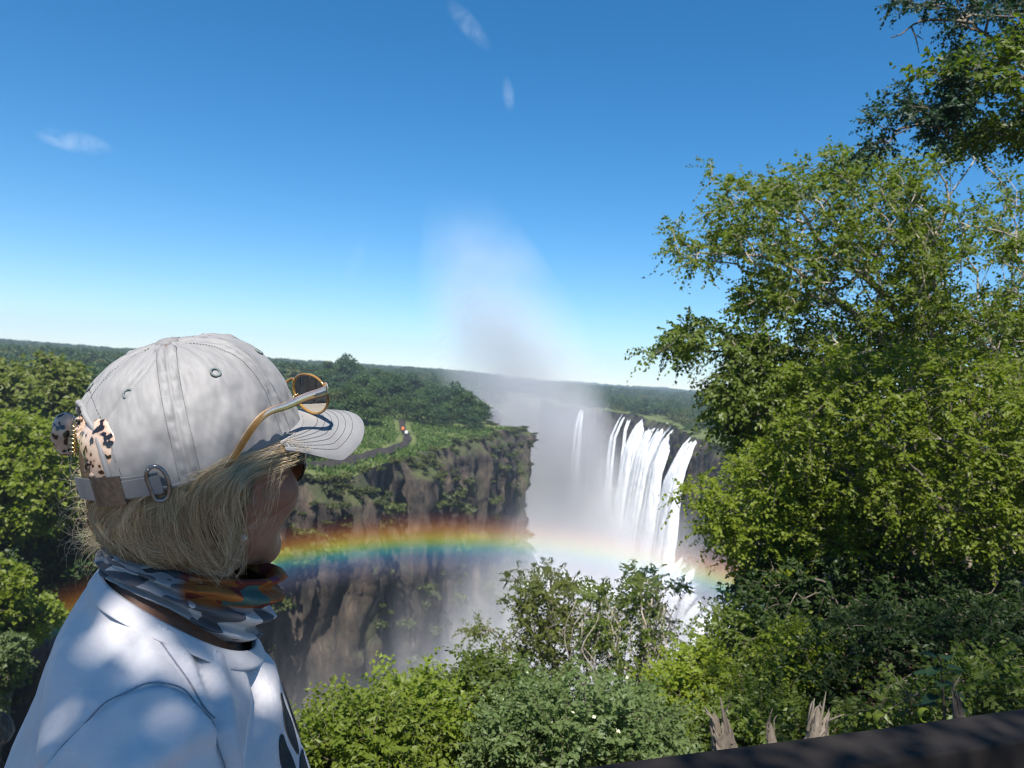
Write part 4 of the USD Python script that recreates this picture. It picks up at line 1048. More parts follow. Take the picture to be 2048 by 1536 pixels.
def beam(p, q, wdt, hgt, seed=0):
    """A sawn beam whose far top edge runs from p to q."""
    n = 40; ax = unit(q - p); r_ = np.random.default_rng(seed)
    sec = []
    e = 0.006
    for (s, z) in ((0, -e), (e, 0), (wdt - e, 0), (wdt, -e), (wdt, -hgt + e), (wdt - e, -hgt), (e, -hgt), (0, -hgt + e)):
        sec.append((s, z))
    V = []
    for i, t_ in enumerate(np.linspace(0, 1, n)):
        c = p + (q - p) * t_
        wob = (noise(np.array([[t_ * 9, k * 3.1, seed] for k in range(8)]), seed) - 0.5) * 0.004
        V.append([c + rn * (s + wob[k]) + np.array([0, 0, z + wob[(k + 3) % 8]]) for k, (s, z) in enumerate(sec)])
    V = np.array(V); i = np.arange(n * 8).reshape(n, 8); j = np.roll(i, -1, 1)
    F = np.stack([i[:-1], i[1:], j[1:], j[:-1]], -1).reshape(-1, 4)
    F = np.vstack([F[:, [0, 1, 2]], F[:, [0, 2, 3]]])
    caps = [[i[0, 0], i[0, k], i[0, k + 1]] for k in range(1, 7)] + [[i[-1, 0], i[-1, k + 1], i[-1, k]] for k in range(1, 7)]
    return V.reshape(-1, 3), np.vstack([F, caps])


p0, p1 = a - rd * 2.6, b + rd * 2.2
obj('handrail', beam(p0, p1, 0.115, 0.075, 1), M_rail, rail, smooth=25)
for z in (0.72, 0.38):
    obj('cross_beam', beam(p0 + rn * 0.03 + [0, 0, z - RZ], p1 + rn * 0.03 + [0, 0, z - RZ], 0.05, 0.11, int(z * 100)), M_rail, rail, smooth=25)
for s in (0.3, 2.1, 3.9, 5.4):
    c = p0 + rd * s + rn * 0.055
    bx_ = trimesh.creation.box((0.09, 0.09, RZ - 0.077 + 0.6)); bx_.apply_transform(trimesh.transformations.rotation_matrix(math.atan2(rd[1], rd[0]), [0, 0, 1])); bx_.apply_translation((c[0], c[1], (RZ - 0.077 - 0.6) / 2))
    obj('post', bx_, M_rail, rail)
# ================================================================ the woman in the cap
NECK = at(350, 1205, 0.75); CAPC = at(388, 898, 0.75)
PSI_B, PSI_C, PSI_F, TILT = math.radians(17), math.radians(53), math.radians(59), math.radians(19)
Z_ = np.array([0, 0, 1.0])


def frame(psi, tilt=0.0):
    f = np.array([math.cos(psi), math.sin(psi), 0]); l = np.array([-math.sin(psi), math.cos(psi), 0])
    return np.stack([f * math.cos(tilt) + Z_ * math.sin(tilt), l, Z_ * math.cos(tilt) - f * math.sin(tilt)])     # rows: forward, left, up


RB, RC, RF, RH = frame(PSI_B), frame(PSI_C, TILT), frame(PSI_F, math.radians(3)), frame(PSI_C, math.radians(4))
to_b = lambda p: (p - NECK) @ RB.T
to_f = lambda p: (p - CAPC) @ RF.T
to_h = lambda p: (p - CAPC) @ RH.T
to_c = lambda p: (p - CAPC) @ RC.T
from_b = lambda q: NECK + np.asarray(q, float) @ RB
from_f = lambda q: CAPC + np.asarray(q, float) @ RF
from_h = lambda q: CAPC + np.asarray(q, float) @ RH
from_c = lambda q: CAPC + np.asarray(q, float) @ RC


def hit(pts, sdf, d0=0.35, d1=1.2):
    """The points of a surface seen at pixels pts (n, 2)."""
    pts = np.atleast_2d(np.asarray(pts, float))
    dr = FWD[None] + (pts[:, :1] - 1024) / FPX * RIGHT - (pts[:, 1:] - 768) / FPX * UP
    ln = np.linalg.norm(dr, axis=1)
    d = np.full(len(pts), d0); best = d.copy(); bv = np.full(len(pts), 9.0)
    for _ in range(90):
        v = sdf(EYE + dr * d[:, None])
        m = v < bv; bv[m] = v[m]; best[m] = d[m]
        d = np.minimum(d + np.where(v > 2e-4, v * 0.7 / ln, 0), d1)
    ok = sdf(EYE + dr * d[:, None]) < 2e-3
    d = np.where(ok, d, best)
    return EYE + dr * d[:, None]


def head_sdf(p):
    q = to_f(p); q = q * [1, 1, 1]; a = q.copy(); a[:, 1] = np.abs(a[:, 1])
    s = sd_ell(q, (-.006, 0, .004), (.088, .073, .098))
    s = smin(s, sd_ell(q, (.028, 0, -.045), (.060, .061, .078)), .02)
    s = smin(s, sd_cap(a, (.012, .046, -.055), (.072, .014, -.104), .020, .017), .022)
    s = smin(s, np.linalg.norm(q - [.078, 0, -.106], axis=1) - .019, .018)
    s = smin(s, np.linalg.norm(a - [.056, .043, -.044], axis=1) - .026, .02)
    s = smin(s, sd_cap(a, (.079, .008, -.002), (.072, .034, .000), .014, .012), .014)
    s = smin(s, sd_cap(q, (.086, 0, -.014), (.104, 0, -.050), .007, .0115), .010)
    s = smin(s, np.linalg.norm(a - [.094, .009, -.053], axis=1) - .008, .007)
    s = np.maximum(s, -(np.linalg.norm(a - [.096, .032, -.020], axis=1) - .013))
    s = smin(s, np.linalg.norm(a - [.077, .032, -.020], axis=1) - .0125, .003)
    for z, r in ((-.075, .0065), (-.0845, .0075)):
        s = smin(s, sd_ell(q, (.089, 0, z), (.0095, .021, r)), .005)
    ear = sd_ell(a, (-.004, .076, -.030), (.017, .008, .030))
    ear = np.maximum(ear, -(sd_ell(a, (-.001, .084, -.026), (.010, .006, .018))))
    return smin(s, ear, .006)


SH = np.array([-.005, .140, -.100])


def mirror(q):
    a = q.copy(); a[:, 1] = np.abs(a[:, 1]); return a


NECK_TOP = to_b(from_f([[-.018, 0, -.045]]))[0]


def torso_sdf(q):
    a = mirror(q)
    s = sd_ell(q, (-.004, 0, -.284), (.134, .160, .272))
    s = smin(s, sd_ell(q, (-.030, 0, -.06), (.042, .088, .10)), .05)
    s = smin(s, sd_cap(a, (-.016, .03, -.046), (.000, .120, -.090), .046, .050), .045)
    s = smin(s, sd_ell(a, (.075, .068, -.265), (.060, .074, .080)), .05)
    s = smin(s, sd_ell(q, (-.005, 0, -.48), (.140, .168, .19)), .06)
    return s


def body_sdf(p):
    q = to_b(p); a = mirror(q)
    s = torso_sdf(q)
    s = smin(s, sd_ell(q, (-.015, 0, -.62), (.125, .178, .15)), .05)
    s = smin(s, sd_cap(q, (-.012, 0, -.05), NECK_TOP, .047, .047), .025)
    s = smin(s, sd_cap(a, SH, (-.005, .205, -.38), .050, .040), .03)
    s = smin(s, sd_cap(a, (-.005, .205, -.38), (.040, .215, -.60), .039, .026), .012)
    s = smin(s, sd_cap(a, (.040, .215, -.60), (.062, .214, -.685), .027, .024), .015)
    for k, (dx, L, b) in enumerate(((.026, .070, .01), (.009, .080, .012), (-.008, .074, .012), (-.024, .058, .014))):
        m0 = np.array([.064 + dx, .212, -.69]); m1 = m0 + [.012, -.004, -L * .55]; m2 = m1 + [-.004, -b, -L * .45]
        s = smin(s, np.minimum(sd_cap(a, m0, m1, .0088, .0082), sd_cap(a, m1, m2, .0082, .007)), .004)
    s = smin(s, np.minimum(sd_cap(a, (.072, .205, -.64), (.098, .192, -.68), .012, .0095), sd_cap(a, (.098, .192, -.68), (.105, .188, -.715), .0095, .008)), .006)
    s = smin(s, sd_cap(a, (-.01, .09, -.66), (.01, .10, -.96), .088, .058), .03)
    s = smin(s, sd_cap(a, (.01, .10, -.96), (-.02, .10, -1.30), .057, .038), .02)
    s = smin(s, sd_cap(a, (-.03, .10, -1.33), (.13, .115, -1.352), .036, .026), .02)
    return smin(s, head_sdf(p), .02)


def shirt_base(q):
    a = mirror(q)
    s = torso_sdf(q) - .012
    s = smin(s, sd_cap(a, SH + [0, -.01, 0], (-.012, .200, -.33), .064, .080), .030)
    return s


CREASES = []       # (points, depth, width): pressed into the cloth (negative depth: raised)


def shirt_disp(p):
    q = to_b(p)
    d = 0.0042 * (fbm(p * 14, 3, 3) - .5) + 0.0030 * (fbm(p * [55, 55, 24], 3, 8) - .5)
    for pts, dep, wid, tree in CREASES:
        t, _ = tree.query(p)
        d = d - 1.5 * dep * np.exp(-(t / wid) ** 2)
    return d


shirt_world = lambda p: shirt_base(to_b(p))
for line, dep, wid in (
        ([(86, 1545), (120, 1492), (165, 1443), (215, 1402), (285, 1368), (340, 1367), (385, 1390), (425, 1445), (445, 1500), (455, 1550)], .0034, .0035),
        ([(98, 1552), (132, 1500), (172, 1455), (222, 1414), (287, 1380), (338, 1380), (378, 1402), (414, 1452), (433, 1505), (442, 1555)], -.0022, .006),
        ([(262, 1218), (300, 1258), (350, 1318), (398, 1384), (430, 1440)], .0030, .006), ([(285, 1225), (330, 1270), (380, 1330), (420, 1400)], -.0030, .010),
        ([(400, 1300), (412, 1350), (436, 1430), (456, 1536)], .0045, .009), ([(430, 1310), (450, 1400), (470, 1536)], -.0040, .012),
        ([(505, 1320), (524, 1390), (515, 1460), (497, 1536)], .0055, .010), ([(540, 1330), (552, 1420), (540, 1536)], -.0035, .014),
        ([(96, 1330), (75, 1420), (58, 1540)], .0040, .010), ([(130, 1290), (100, 1420), (88, 1540)], -.0040, .016),
        ([(160, 1220), (190, 1300), (205, 1390)], .0035, .014), ([(225, 1230), (262, 1290), (285, 1355)], .0040, .012), ([(250, 1225), (285, 1290), (300, 1350)], -.0035, .010),
        ([(170, 1560), (230, 1490), (320, 1450)], .0040, .016), ([(250, 1560), (330, 1500), (410, 1480)], -.0040, .018), ([(330, 1560), (390, 1510), (430, 1500)], .0030, .010)):
    ln = np.array(line, float); s = np.r_[0, np.cumsum(np.linalg.norm(np.diff(ln, axis=0), axis=1))]
    t = np.arange(0, s[-1], 2.0)
    ln = np.stack([np.interp(t, s, ln[:, k]) for k in (0, 1)], 1)
    w3 = hit(ln, shirt_world)
    CREASES.append((w3, dep, wid, cKDTree(w3)))

person = thing('person', 'person in a grey cap, patterned neck scarf and white T-shirt, looking at the falls', 'person')
M_skin = noise_mat('skin', 30.0, [(0.3, (0.17, 0.075, 0.044)), (0.5, (0.24, 0.110, 0.066)), (0.7, (0.30, 0.145, 0.092))], rough=0.5, bump=0.5, bump_scale=120.0, spec=0.4, coord='world', bump_dist=0.001,
                   extra={"subsurface_weight": 0.12, "subsurface_scale": 0.004, "subsurface_radius": (1.0, 0.35, 0.2)})
b0 = NECK
V, F = surface_nets(body_sdf, b0 + [-.19, -.28, -1.40], b0 + [.20, .28, .30], .0068, newton=3)
obj('body', (V, F), M_skin, person, smooth=True)

# T-shirt
M_shirt = material('white_jersey', {"geo": ("geometry", {}), "n": ("noise_texture", {"scale": 420.0, "detail": 3.0, "roughness": 0.6}), "n2": ("noise_texture", {"scale": 26.0, "detail": 5.0, "roughness": 0.6}),
    "r": ("rgb_ramp", {"ramp": [(0.3, (0.50, 0.475, 0.49)), (0.7, (0.58, 0.555, 0.565))]}), "ad": ("math", {"math_type": "multiply_add", "value2": 0.14}), "b": ("bump", {"strength": 0.5, "distance": 0.004}),
    "p": ("principled_bsdf", {"roughness": 0.85, "specular_ior_level": 0.2, "sheen_weight": 0.15})},
    [("geo.position", "n.vector"), ("geo.position", "n2.vector"), ("n2.fac", "r.fac"), ("r.color", "p.base_color"), ("n.fac", "ad.value1"), ("n2.fac", "ad.value3"), ("ad.value", "b.height"), ("b.normal", "p.normal")], surface="p.BSDF")


def neck_cut(q, up=0.0):
    return -.56 * q[:, 0] + .006 * np.minimum((q[:, 1] / .08) ** 2, 5.0) + up


V, F = surface_nets(lambda p: shirt_base(to_b(p)), b0 + [-.20, -.33, -.60], b0 + [.21, .33, .10], .0042, newton=2)
n_ = flat_normals(V, F)
Q = to_b(V)
fc = Q[F].mean(1)
drop = (fc[:, 2] > neck_cut(fc, -.004)) & (np.abs(fc[:, 1]) < .13)
drop |= fc[:, 2] < -.565
a_ = mirror(fc); sl = np.array([-.012, .200, -.33]) - SH; sl /= np.linalg.norm(sl)
drop |= ((a_ - np.array([-.012, .200, -.33])) @ sl > .045) & (a_[:, 1] > .155)
F = F[~drop]
V = V + n_ * shirt_disp(V)[:, None]
shirt = obj('t_shirt', (V, F), M_shirt, person, smooth=True)
SHIRT_V, SHIRT_N = V, n_
# raised seams of sleeve and shoulder
M_seam = noise_mat('shirt_seam', 200.0, [(0.3, (0.20, 0.205, 0.24)), (0.7, (0.26, 0.265, 0.30))], rough=0.9, coord='world')
_tv = cKDTree(SHIRT_V)
for kk in (0, 2):
    w3 = CREASES[kk][0][::3]
    _d, _i = _tv.query(w3); w3 = w3 + ((SHIRT_V[_i] - w3) * SHIRT_N[_i]).sum(1, keepdims=True) * SHIRT_N[_i] + SHIRT_N[_i] * .0004
    obj('seam', tube(spline(np.vstack([w3[0], w3[4:-4:7], w3[-1]]), 90), .0008, 5), M_seam, shirt, smooth=True)
# neck rib
al = np.linspace(0, 2 * np.pi, 140, endpoint=False)
rr = np.full(140, .03)
for _ in range(60):
    q = np.stack([-.002 + rr * np.cos(al), rr * np.sin(al), 0 * al], 1); q[:, 2] = neck_cut(q)
    v = shirt_base(q); rr = np.clip(rr - v * 0.5, .02, .14)
e0 = np.stack([-.002 + rr * np.cos(al), rr * np.sin(al), 0 * al], 1); e0[:, 2] = neck_cut(e0)
outd = unit(np.stack([np.cos(al), np.sin(al), -0.75 + 0 * al], 1))
rows = []
for k, (dist, lift) in enumerate(((0.0, -.003), (-.001, .0012), (.002, .0026), (.009, .0026), (.016, .0022), (.018, .0006))):
    q = e0 + outd * dist
    for _ in range(4):
        g = np.stack([(shirt_base(q + e * 1e-4) - shirt_base(q - e * 1e-4)) / 2e-4 for e in np.eye(3)], 1)
        q = q - shirt_base(q)[:, None] * g
    rows.append(from_b(q + unit(g) * lift))
R_ = np.array(rows)
i = np.arange(R_.shape[0] * 140).reshape(-1, 140); j = np.roll(i, -1, 1)
obj('neck_rib', (R_.reshape(-1, 3), np.stack([i[:-1], i[1:], j[1:], j[:-1]], -1).reshape(-1, 4)), M_shirt, shirt, smooth=True)

# dark paw print on the chest
M_print = noise_mat('dark_print', 300.0, [(0.3, (0.016, 0.020, 0.024)), (0.7, (0.040, 0.046, 0.052))], rough=0.8, coord='world')
Qs = to_b(SHIRT_V); sel = (to_b(NECK + SHIRT_N)[:, 0] > 0.15) & (Qs[:, 2] < -.02) & (np.abs(Qs[:, 1]) < .14) & (Qs[:, 2] > -.5) & (Qs[:, 0] > 0.02)
front = LinearNDInterpolator(Qs[sel][:, 1:], Qs[sel][:, 0])
for (cy, cz, ry, rz, rot) in ((-.062, -.128, .0125, .026, .15), (-.030, -.108, .0125, .030, .05), (.006, -.112, .0125, .030, -.1), (-.074, -.178, .0130, .024, .35), (-.018, -.172, .034, .030, 0)):
    u = np.linspace(0, 1, 9); a = np.linspace(0, 2 * np.pi, 28, endpoint=False)
    U, A = np.meshgrid(u, a, indexing='ij')
    y, z = ry * U * np.cos(A), rz * U * np.sin(A) * (1 + 0.18 * (np.cos(A) ** 2 if ry > .02 else 0))
    yy, zz = cy + y * math.cos(rot) - z * math.sin(rot), cz + y * math.sin(rot) + z * math.cos(rot)
    xx = front(yy, zz) + .0012
    W = from_b(np.stack([xx, yy, zz], -1).reshape(-1, 3))
    if np.isnan(W).any():
        continue
    f = grid_faces(9, 28); i = np.arange(9 * 28).reshape(9, 28); j = np.roll(i, -1, 1)
    obj('paw_print', (W, np.stack([i[:-1], j[:-1], j[1:], i[1:]], -1).reshape(-1, 4)), M_print, shirt, smooth=True)

# trousers and shoes, out of the picture
def trouser_sdf(p):
    q = to_b(p); a = mirror(q)
    s = sd_ell(q, (-.015, 0, -.62), (.138, .188, .16))
    s = smin(s, sd_cap(a, (-.01, .09, -.66), (.01, .10, -.96), .102, .078), .03)
    return smin(s, sd_cap(a, (.01, .10, -.96), (-.02, .10, -1.29), .078, .066), .03)


M_denim = noise_mat('trousers', 60.0, [(0.3, (0.03, 0.035, 0.05)), (0.7, (0.06, 0.07, 0.09))], rough=0.9, coord='world')
V, F = surface_nets(trouser_sdf, b0 + [-.19, -.24, -1.38], b0 + [.19, .24, -.42], .012)
obj('trousers', (V, F), M_denim, person, smooth=True)
for s in (-1, 1):
    V, F = surface_nets(lambda p: np.maximum(sd_cap(to_b(p), (-.045, s * .10, -1.325), (.145, s * .115, -1.345), .050, .040), -(to_b(p)[:, 2] + 1.383)), b0 + [-.12, s * .10 - .07, -1.40], b0 + [.21, s * .10 + .09, -1.25], .009)
    obj('shoe', (V, F), noise_mat('shoe_leather' + ('' if s < 0 else '_b'), 40.0, [(0.3, (0.10, 0.09, 0.08)), (0.7, (0.16, 0.15, 0.14))], coord='world'), person, smooth=True)

# neck scarf
na, nv = 220, 60
A, Vv = np.meshgrid(np.linspace(0, 2 * np.pi, na, endpoint=False), np.linspace(0, 1, nv), indexing='ij')
c, s = np.cos(A), np.sin(A)
fr = (1 + c) / 2
bot = .033 - .074 * fr ** 1.8; top = .056 + (-.030) * fr
vv = np.clip(Vv / .86, 0, 1)
zz = bot + (top - bot) * vv
ra = .057 + .008 * fr + .010 * vv * fr; rl = .062 + .002 * vv
nz = fbm(np.stack([c * 1.3, s * 1.3, vv * 0.6], -1), 3, 4)
ph = vv * (2.2 + 1.2 * fr) + 0.9 * (nz - .5) + .12 * np.sin(2 * A)
bul = .009 * np.sin(np.pi * np.clip(vv, 0, 1)) ** 0.6 + (.0042 + .0032 * fr) * np.sin(2 * np.pi * ph) + .007 * (fbm(np.stack([c * 4, s * 4, vv * 2.5], -1), 3, 9) - .5)
inn = np.clip((Vv - .86) / .14, 0, 1)
bul = bul - .016 * inn; zz = zz + .003 * np.sin(np.pi * inn) - .006 * inn ** 2
inb = np.clip((.06 - Vv) / .06, 0, 1); bul = bul - .010 * inb
X = .000 + (ra + bul) * c + .016 * vv * fr; Y = (rl + bul) * s
W = from_b(np.stack([X, Y, zz], -1).reshape(-1, 3))
i = np.arange(na * nv).reshape(na, nv); j = np.roll(i, -1, 0)
M_scarf = material('scarf_print', {"geo": ("geometry", {}), "rel": ("vector_math", {"math_type": "subtract", "vector2": tuple(NECK)}), "sep": ("separate_xyz", {}), "nzz": ("noise_texture", {"scale": 24.0, "detail": 2.0}), "wob": ("mix_color", {"blend_type": "add", "fac": 0.05, "use_clamp_result": False}),
    "vo": ("voronoi_texture", {"scale": 36.0, "randomness": 1.0}), "sepc": ("separate_color", {}), "base": ("rgb_ramp", {"interpolate": False, "ramp": [(0.0, (0.095, 0.092, 0.100)), (0.28, (0.30, 0.285, 0.290)), (0.48, (0.14, 0.135, 0.145)), (0.62, (0.50, 0.47, 0.46)), (0.82, (0.055, 0.054, 0.062))]}),
    "warm": ("rgb_ramp", {"interpolate": False, "ramp": [(0.0, (0.26, 0.075, 0.018)), (0.35, (0.31, 0.105, 0.024)), (0.62, (0.15, 0.028, 0.020)), (0.80, (0.06, 0.115, 0.10)), (0.92, (0.16, 0.030, 0.050))]}),
    "fx": ("vector_math", {"math_type": "dot_product", "vector2": tuple(RB[0])}), "dx": ("map_range", {"from_min": 0.006, "from_max": 0.014, "clamp": True}), "hz": ("math", {"math_type": "multiply_add", "value2": 0.35}), "dz": ("map_range", {"from_min": 0.026, "from_max": 0.029, "clamp": True}), "mk": ("math", {"math_type": "multiply"}),
    "mx": ("mix_color", {}), "n": ("noise_texture", {"scale": 700.0, "detail": 2.0}), "grain": ("mix_color", {"blend_type": "multiply", "fac": 0.35}), "b": ("bump", {"strength": 0.25, "distance": 0.0012}), "p": ("principled_bsdf", {"roughness": 0.75, "specular_ior_level": 0.25})},
    [("geo.position", "rel.vector1"), ("rel.vector", "nzz.vector"), ("rel.vector", "wob.a"), ("nzz.color", "wob.b"), ("wob.result", "vo.vector"), ("vo.color", "sepc.color"), ("sepc.r", "base.fac"), ("sepc.g", "warm.fac"), ("rel.vector", "sep.vector"), ("rel.vector", "fx.vector1"), ("fx.value", "dx.value"),
     ("fx.value", "hz.value1"), ("sep.z", "hz.value3"), ("hz.value", "dz.value"), ("dx.result", "mk.value1"), ("dz.result", "mk.value2"), ("mk.value", "mx.fac"), ("base.color", "mx.a"), ("warm.color", "mx.b"), ("geo.position", "n.vector"), ("mx.result", "grain.a"), ("n.color", "grain.b"), ("mx.result", "p.base_color"), ("n.fac", "b.height"), ("b.normal", "p.normal")], surface="p.BSDF")
obj('neck_scarf', (W, np.stack([i[:, :-1], j[:, :-1], j[:, 1:], i[:, 1:]], -1).reshape(-1, 4)), M_scarf, person, smooth=True)

# ---------------------------------------------------------------- cap
CA, CB, CH = .103, .090, .1025
SEAMS = np.radians([0, 60, 120, 196, 248, 300])


def crown_pt(th, v, off=0.0, disp=True):
    """th: angle round the cap (0 front, growing to her right), v: 0 rim to 1 top."""
    th, v = np.broadcast_arrays(np.asarray(th, float), np.asarray(v, float))
    tau = v * np.pi / 2
    rho = np.cos(tau) ** (0.69 - 0.13 * np.cos(th)); z = CH * np.sin(tau) ** 1.06
    d = np.zeros_like(th)
    if disp:
        sp = np.stack([np.cos(th) * 2.1, np.sin(th) * 2.1, v * 1.6], -1)
        d = .0090 * (fbm(sp, 3, 5) - .5) * (1 - v ** 3) + .0046 * (fbm(sp * 3.1, 3, 6) - .5) * (1.5 - .6 * v)
        # folds that lean with the pull of the strap
        fo = np.sin(th * 7.0 + v * 6.0 + 3 * fbm(sp, 2, 9)); d = d + .0012 * fo * np.exp(-((v - .32) / .25) ** 2)
        cr = np.exp(-(((th - 2.62) * .10 + (v - .58) * .16 * 0.8) / .006) ** 2) * np.exp(-((v - .55) / .22) ** 2); d = d - .0030 * cr
        for s0 in SEAMS:
            a = (th - s0 + np.pi) % (2 * np.pi) - np.pi
            sdist = a * .1 * rho
            puck = noise(np.stack([v * 26, np.sign(sdist) * 3 + 5, s0 + 0 * v], -1), 3) - .5
            band = np.clip(1 - np.abs(np.abs(sdist) - .0042) / .0040, 0, 1)
            d = d + band * (.0008 + .0024 * puck) - .0012 * np.exp(-(sdist / .0011) ** 2) - .0007 * np.exp(-((np.abs(sdist) - .0085) / .0012) ** 2)
    n = unit(np.stack([np.cos(th) / CA, np.sin(th) / CB, np.tan(np.clip(tau, 0, 1.45)) * 0.9 / CH * 0.9], -1))
    P = np.stack([CA * rho * np.cos(th), -CB * rho * np.sin(th), z], -1)
    n[..., 1] *= -1
    return P + n * (d + off)[..., None], n


ARCH_C, ARCH_W, ARCH_H = math.radians(198), math.radians(42), .068
nt, nv = 440, 120
th = np.linspace(0, 2 * np.pi, nt, endpoint=False); v = np.linspace(0, 1, nv) ** 0.92
TH, VV = np.meshgrid(th, v, indexing='ij')
P, _ = crown_pt(TH, np.minimum(VV, .9995))
P2 = P.copy()
i = np.arange(nt * nv).reshape(nt, nv); j = np.roll(i, -1, 0)
F = np.stack([i[:, :-1], i[:, 1:], j[:, 1:], j[:, :-1]], -1).reshape(-1, 4)
zc = CH * np.sin(VV.ravel() * np.pi / 2)[F].mean(1); tc = np.abs(TH.ravel()[F].mean(1) - ARCH_C)
tc = np.abs(np.where(np.ptp(TH.ravel()[F], axis=1) > 1, 9.0, tc))
arch = lambda t: ARCH_H * np.sqrt(np.clip(1 - (t / ARCH_W) ** 2, 0, 1)) ** 0.9
F = F[~((tc < ARCH_W) & (zc < arch(tc)))]
M_cap = material('grey_twill', {"geo": ("geometry", {}), "map": ("mapping", {"scale": (1, 1, 1), "rotation": (0.4, 0.3, 0.6)}), "w": ("noise_texture", {"scale": 420.0, "detail": 2.0}), "n": ("noise_texture", {"scale": 900.0, "detail": 3.0}), "n2": ("noise_texture", {"scale": 30.0, "detail": 5.0, "roughness": 0.6}),
    "r": ("rgb_ramp", {"ramp": [(0.3, (0.178, 0.173, 0.175)), (0.55, (0.198, 0.193, 0.195)), (0.75, (0.222, 0.217, 0.218))]}), "ad": ("math", {"math_type": "multiply_add", "value2": 0.5}), "b": ("bump", {"strength": 0.16, "distance": 0.0010}),
    "p": ("principled_bsdf", {"roughness": 0.62, "specular_ior_level": 0.4, "sheen_weight": 0.1})},
    [("geo.position", "map.vector"), ("map.vector", "w.vector"), ("geo.position", "n.vector"), ("geo.position", "n2.vector"), ("n2.fac", "r.fac"), ("r.color", "p.base_color"), ("w.fac", "ad.value1"), ("n.fac", "ad.value3"), ("ad.value", "b.height"), ("b.normal", "p.normal")], surface="p.BSDF")
cap = UsdGeom.Xform.Define(stage, path_for('cap', person)).GetPrim()
obj('crown', (from_c(P.reshape(-1, 3)), F), M_cap, cap, smooth=True)
M_thread = noise_mat('grey_thread', 200.0, [(0.3, (0.085, 0.088, 0.088)), (0.7, (0.145, 0.148, 0.148))], rough=0.8, coord='world')
M_under = noise_mat('cap_lining', 200.0, [(0.3, (0.16, 0.16, 0.17)), (0.7, (0.22, 0.22, 0.23))], rough=0.8, coord='world')
# stitching along the seams
st = []
for s0 in SEAMS:
    for sd in (-.0085, .0085, ):
        vs = np.arange(.03 if abs(s0 - math.pi) > .2 else .42, .93, .017)
        for k in vs:
            rho = math.cos(k * math.pi / 2) ** (.69 - .13 * math.cos(s0))
            a = s0 + sd / (.1 * max(rho, .25))
            p2, _ = crown_pt(np.array([a, a, a]), np.array([k, k + .005, k + .010]), .0004)
            st.append(tube(p2, .00042, 3, cap=False))
# hem of the back opening and its stitching
tt = np.linspace(-ARCH_W * 0.999, ARCH_W * 0.999, 70)
za = np.maximum(arch(tt), .002); va = np.arcsin(np.clip((za / CH) ** (1 / 1.06), 0, 1)) * 2 / np.pi
hem, _ = crown_pt(ARCH_C + tt, va, .0006)
hv = [from_c(hem)]
obj('hem', tube(from_c(hem), .0026, 8), M_cap, cap, smooth=True)
k = 1.16
tt2 = np.linspace(-ARCH_W * 1.14, ARCH_W * 1.14, 90); za2 = np.clip(ARCH_H * 1.14 * np.sqrt(np.clip(1 - (tt2 / (ARCH_W * 1.15)) ** 2, 0, 1)) ** .9, .001, 1); va2 = np.arcsin(np.clip((za2 / CH) ** (1 / 1.06), 0, 1)) * 2 / np.pi
h2, _ = crown_pt(ARCH_C + tt2, va2, .0005)
for k in range(0, 88, 2):
    st.append(tube(h2[k:k + 2], .0004, 3, cap=False))
# brim
nu, nw = 90, 26
u = np.linspace(-1, 1, nu); w = np.linspace(0, 1, nw)
U, W_ = np.meshgrid(u, w, indexing='ij')
ti = U * math.radians(66); ph = U * np.pi / 2
inn = np.stack([CA * np.cos(ti), -CB * np.sin(ti)], -1) * 0.985
out = np.stack([.034 + .152 * np.cos(ph) ** 0.9, -.0925 * np.sin(ph)], -1)
B = inn + (out - inn) * W_[..., None]
inn_ = inn


def brim_z(B, I, w):
    return -.34 * np.linalg.norm(B - I, axis=-1) - 4.2 * B[..., 1] ** 2 * np.clip(w, 0, 1) * np.clip((B[..., 0] - .03) / .07, 0, 1) + .004 * (fbm(np.stack([B[..., 0] * 14, B[..., 1] * 14, 0 * B[..., 0]], -1), 3, 3) - .5)


BZ = brim_z(B, inn[..., :] if False else inn_, W_) + .004
edge = np.clip((1 - W_) * 14, 0, 1) ** 0.5
topS = np.concatenate([B, (BZ + .0018 * edge)[..., None]], -1); botS = np.concatenate([B, (BZ - .0018 * edge - .0004)[..., None]], -1)
f1 = grid_faces(nu, nw)
Vb = np.vstack([topS.reshape(-1, 3), botS.reshape(-1, 3)]); Fb = np.vstack([f1[:, ::-1], f1 + nu * nw])
obj('brim', (from_c(Vb), Fb), M_cap, cap, smooth=True)
for k in range(6):
    wk = .30 + .105 * k
    q = inn + (out - inn) * wk
    q = q[:, 0] if q.ndim == 3 else q
    q = (inn[:, 0] + (out[:, 0] - inn[:, 0]) * wk)
    uu = np.linspace(0, nu - 1, 330)
    q = np.stack([np.interp(uu, np.arange(nu), q[:, m]) for m in (0, 1)], 1)
    iq = np.stack([np.interp(uu, np.arange(nu), inn[:, 0, m]) for m in (0, 1)], 1)
    q3 = np.c_[q, brim_z(q, iq, wk) + .004 + .0021]
    for m in range(0, 328, 3):
        st.append(tube(q3[m:m + 3], .00038, 3, cap=False))
V_, F_ = merge(st)
obj('stitching', (from_c(V_), F_), M_thread, cap, kind='stuff')
# rolled join between crown and brim
tj = np.radians(np.linspace(-70, 70, 60))
pj, _ = crown_pt(tj, np.full(60, .012), .0016)
obj('piping', tube(from_c(pj), .0026, 7), M_cap, cap, smooth=True)
tj = np.linspace(ARCH_W, 2 * np.pi - ARCH_W, 240) + ARCH_C
pj, _ = crown_pt(tj, np.full(240, .004), .0004)
obj('rim_hem', tube(from_c(pj), .0018, 6), M_cap, cap, smooth=True)
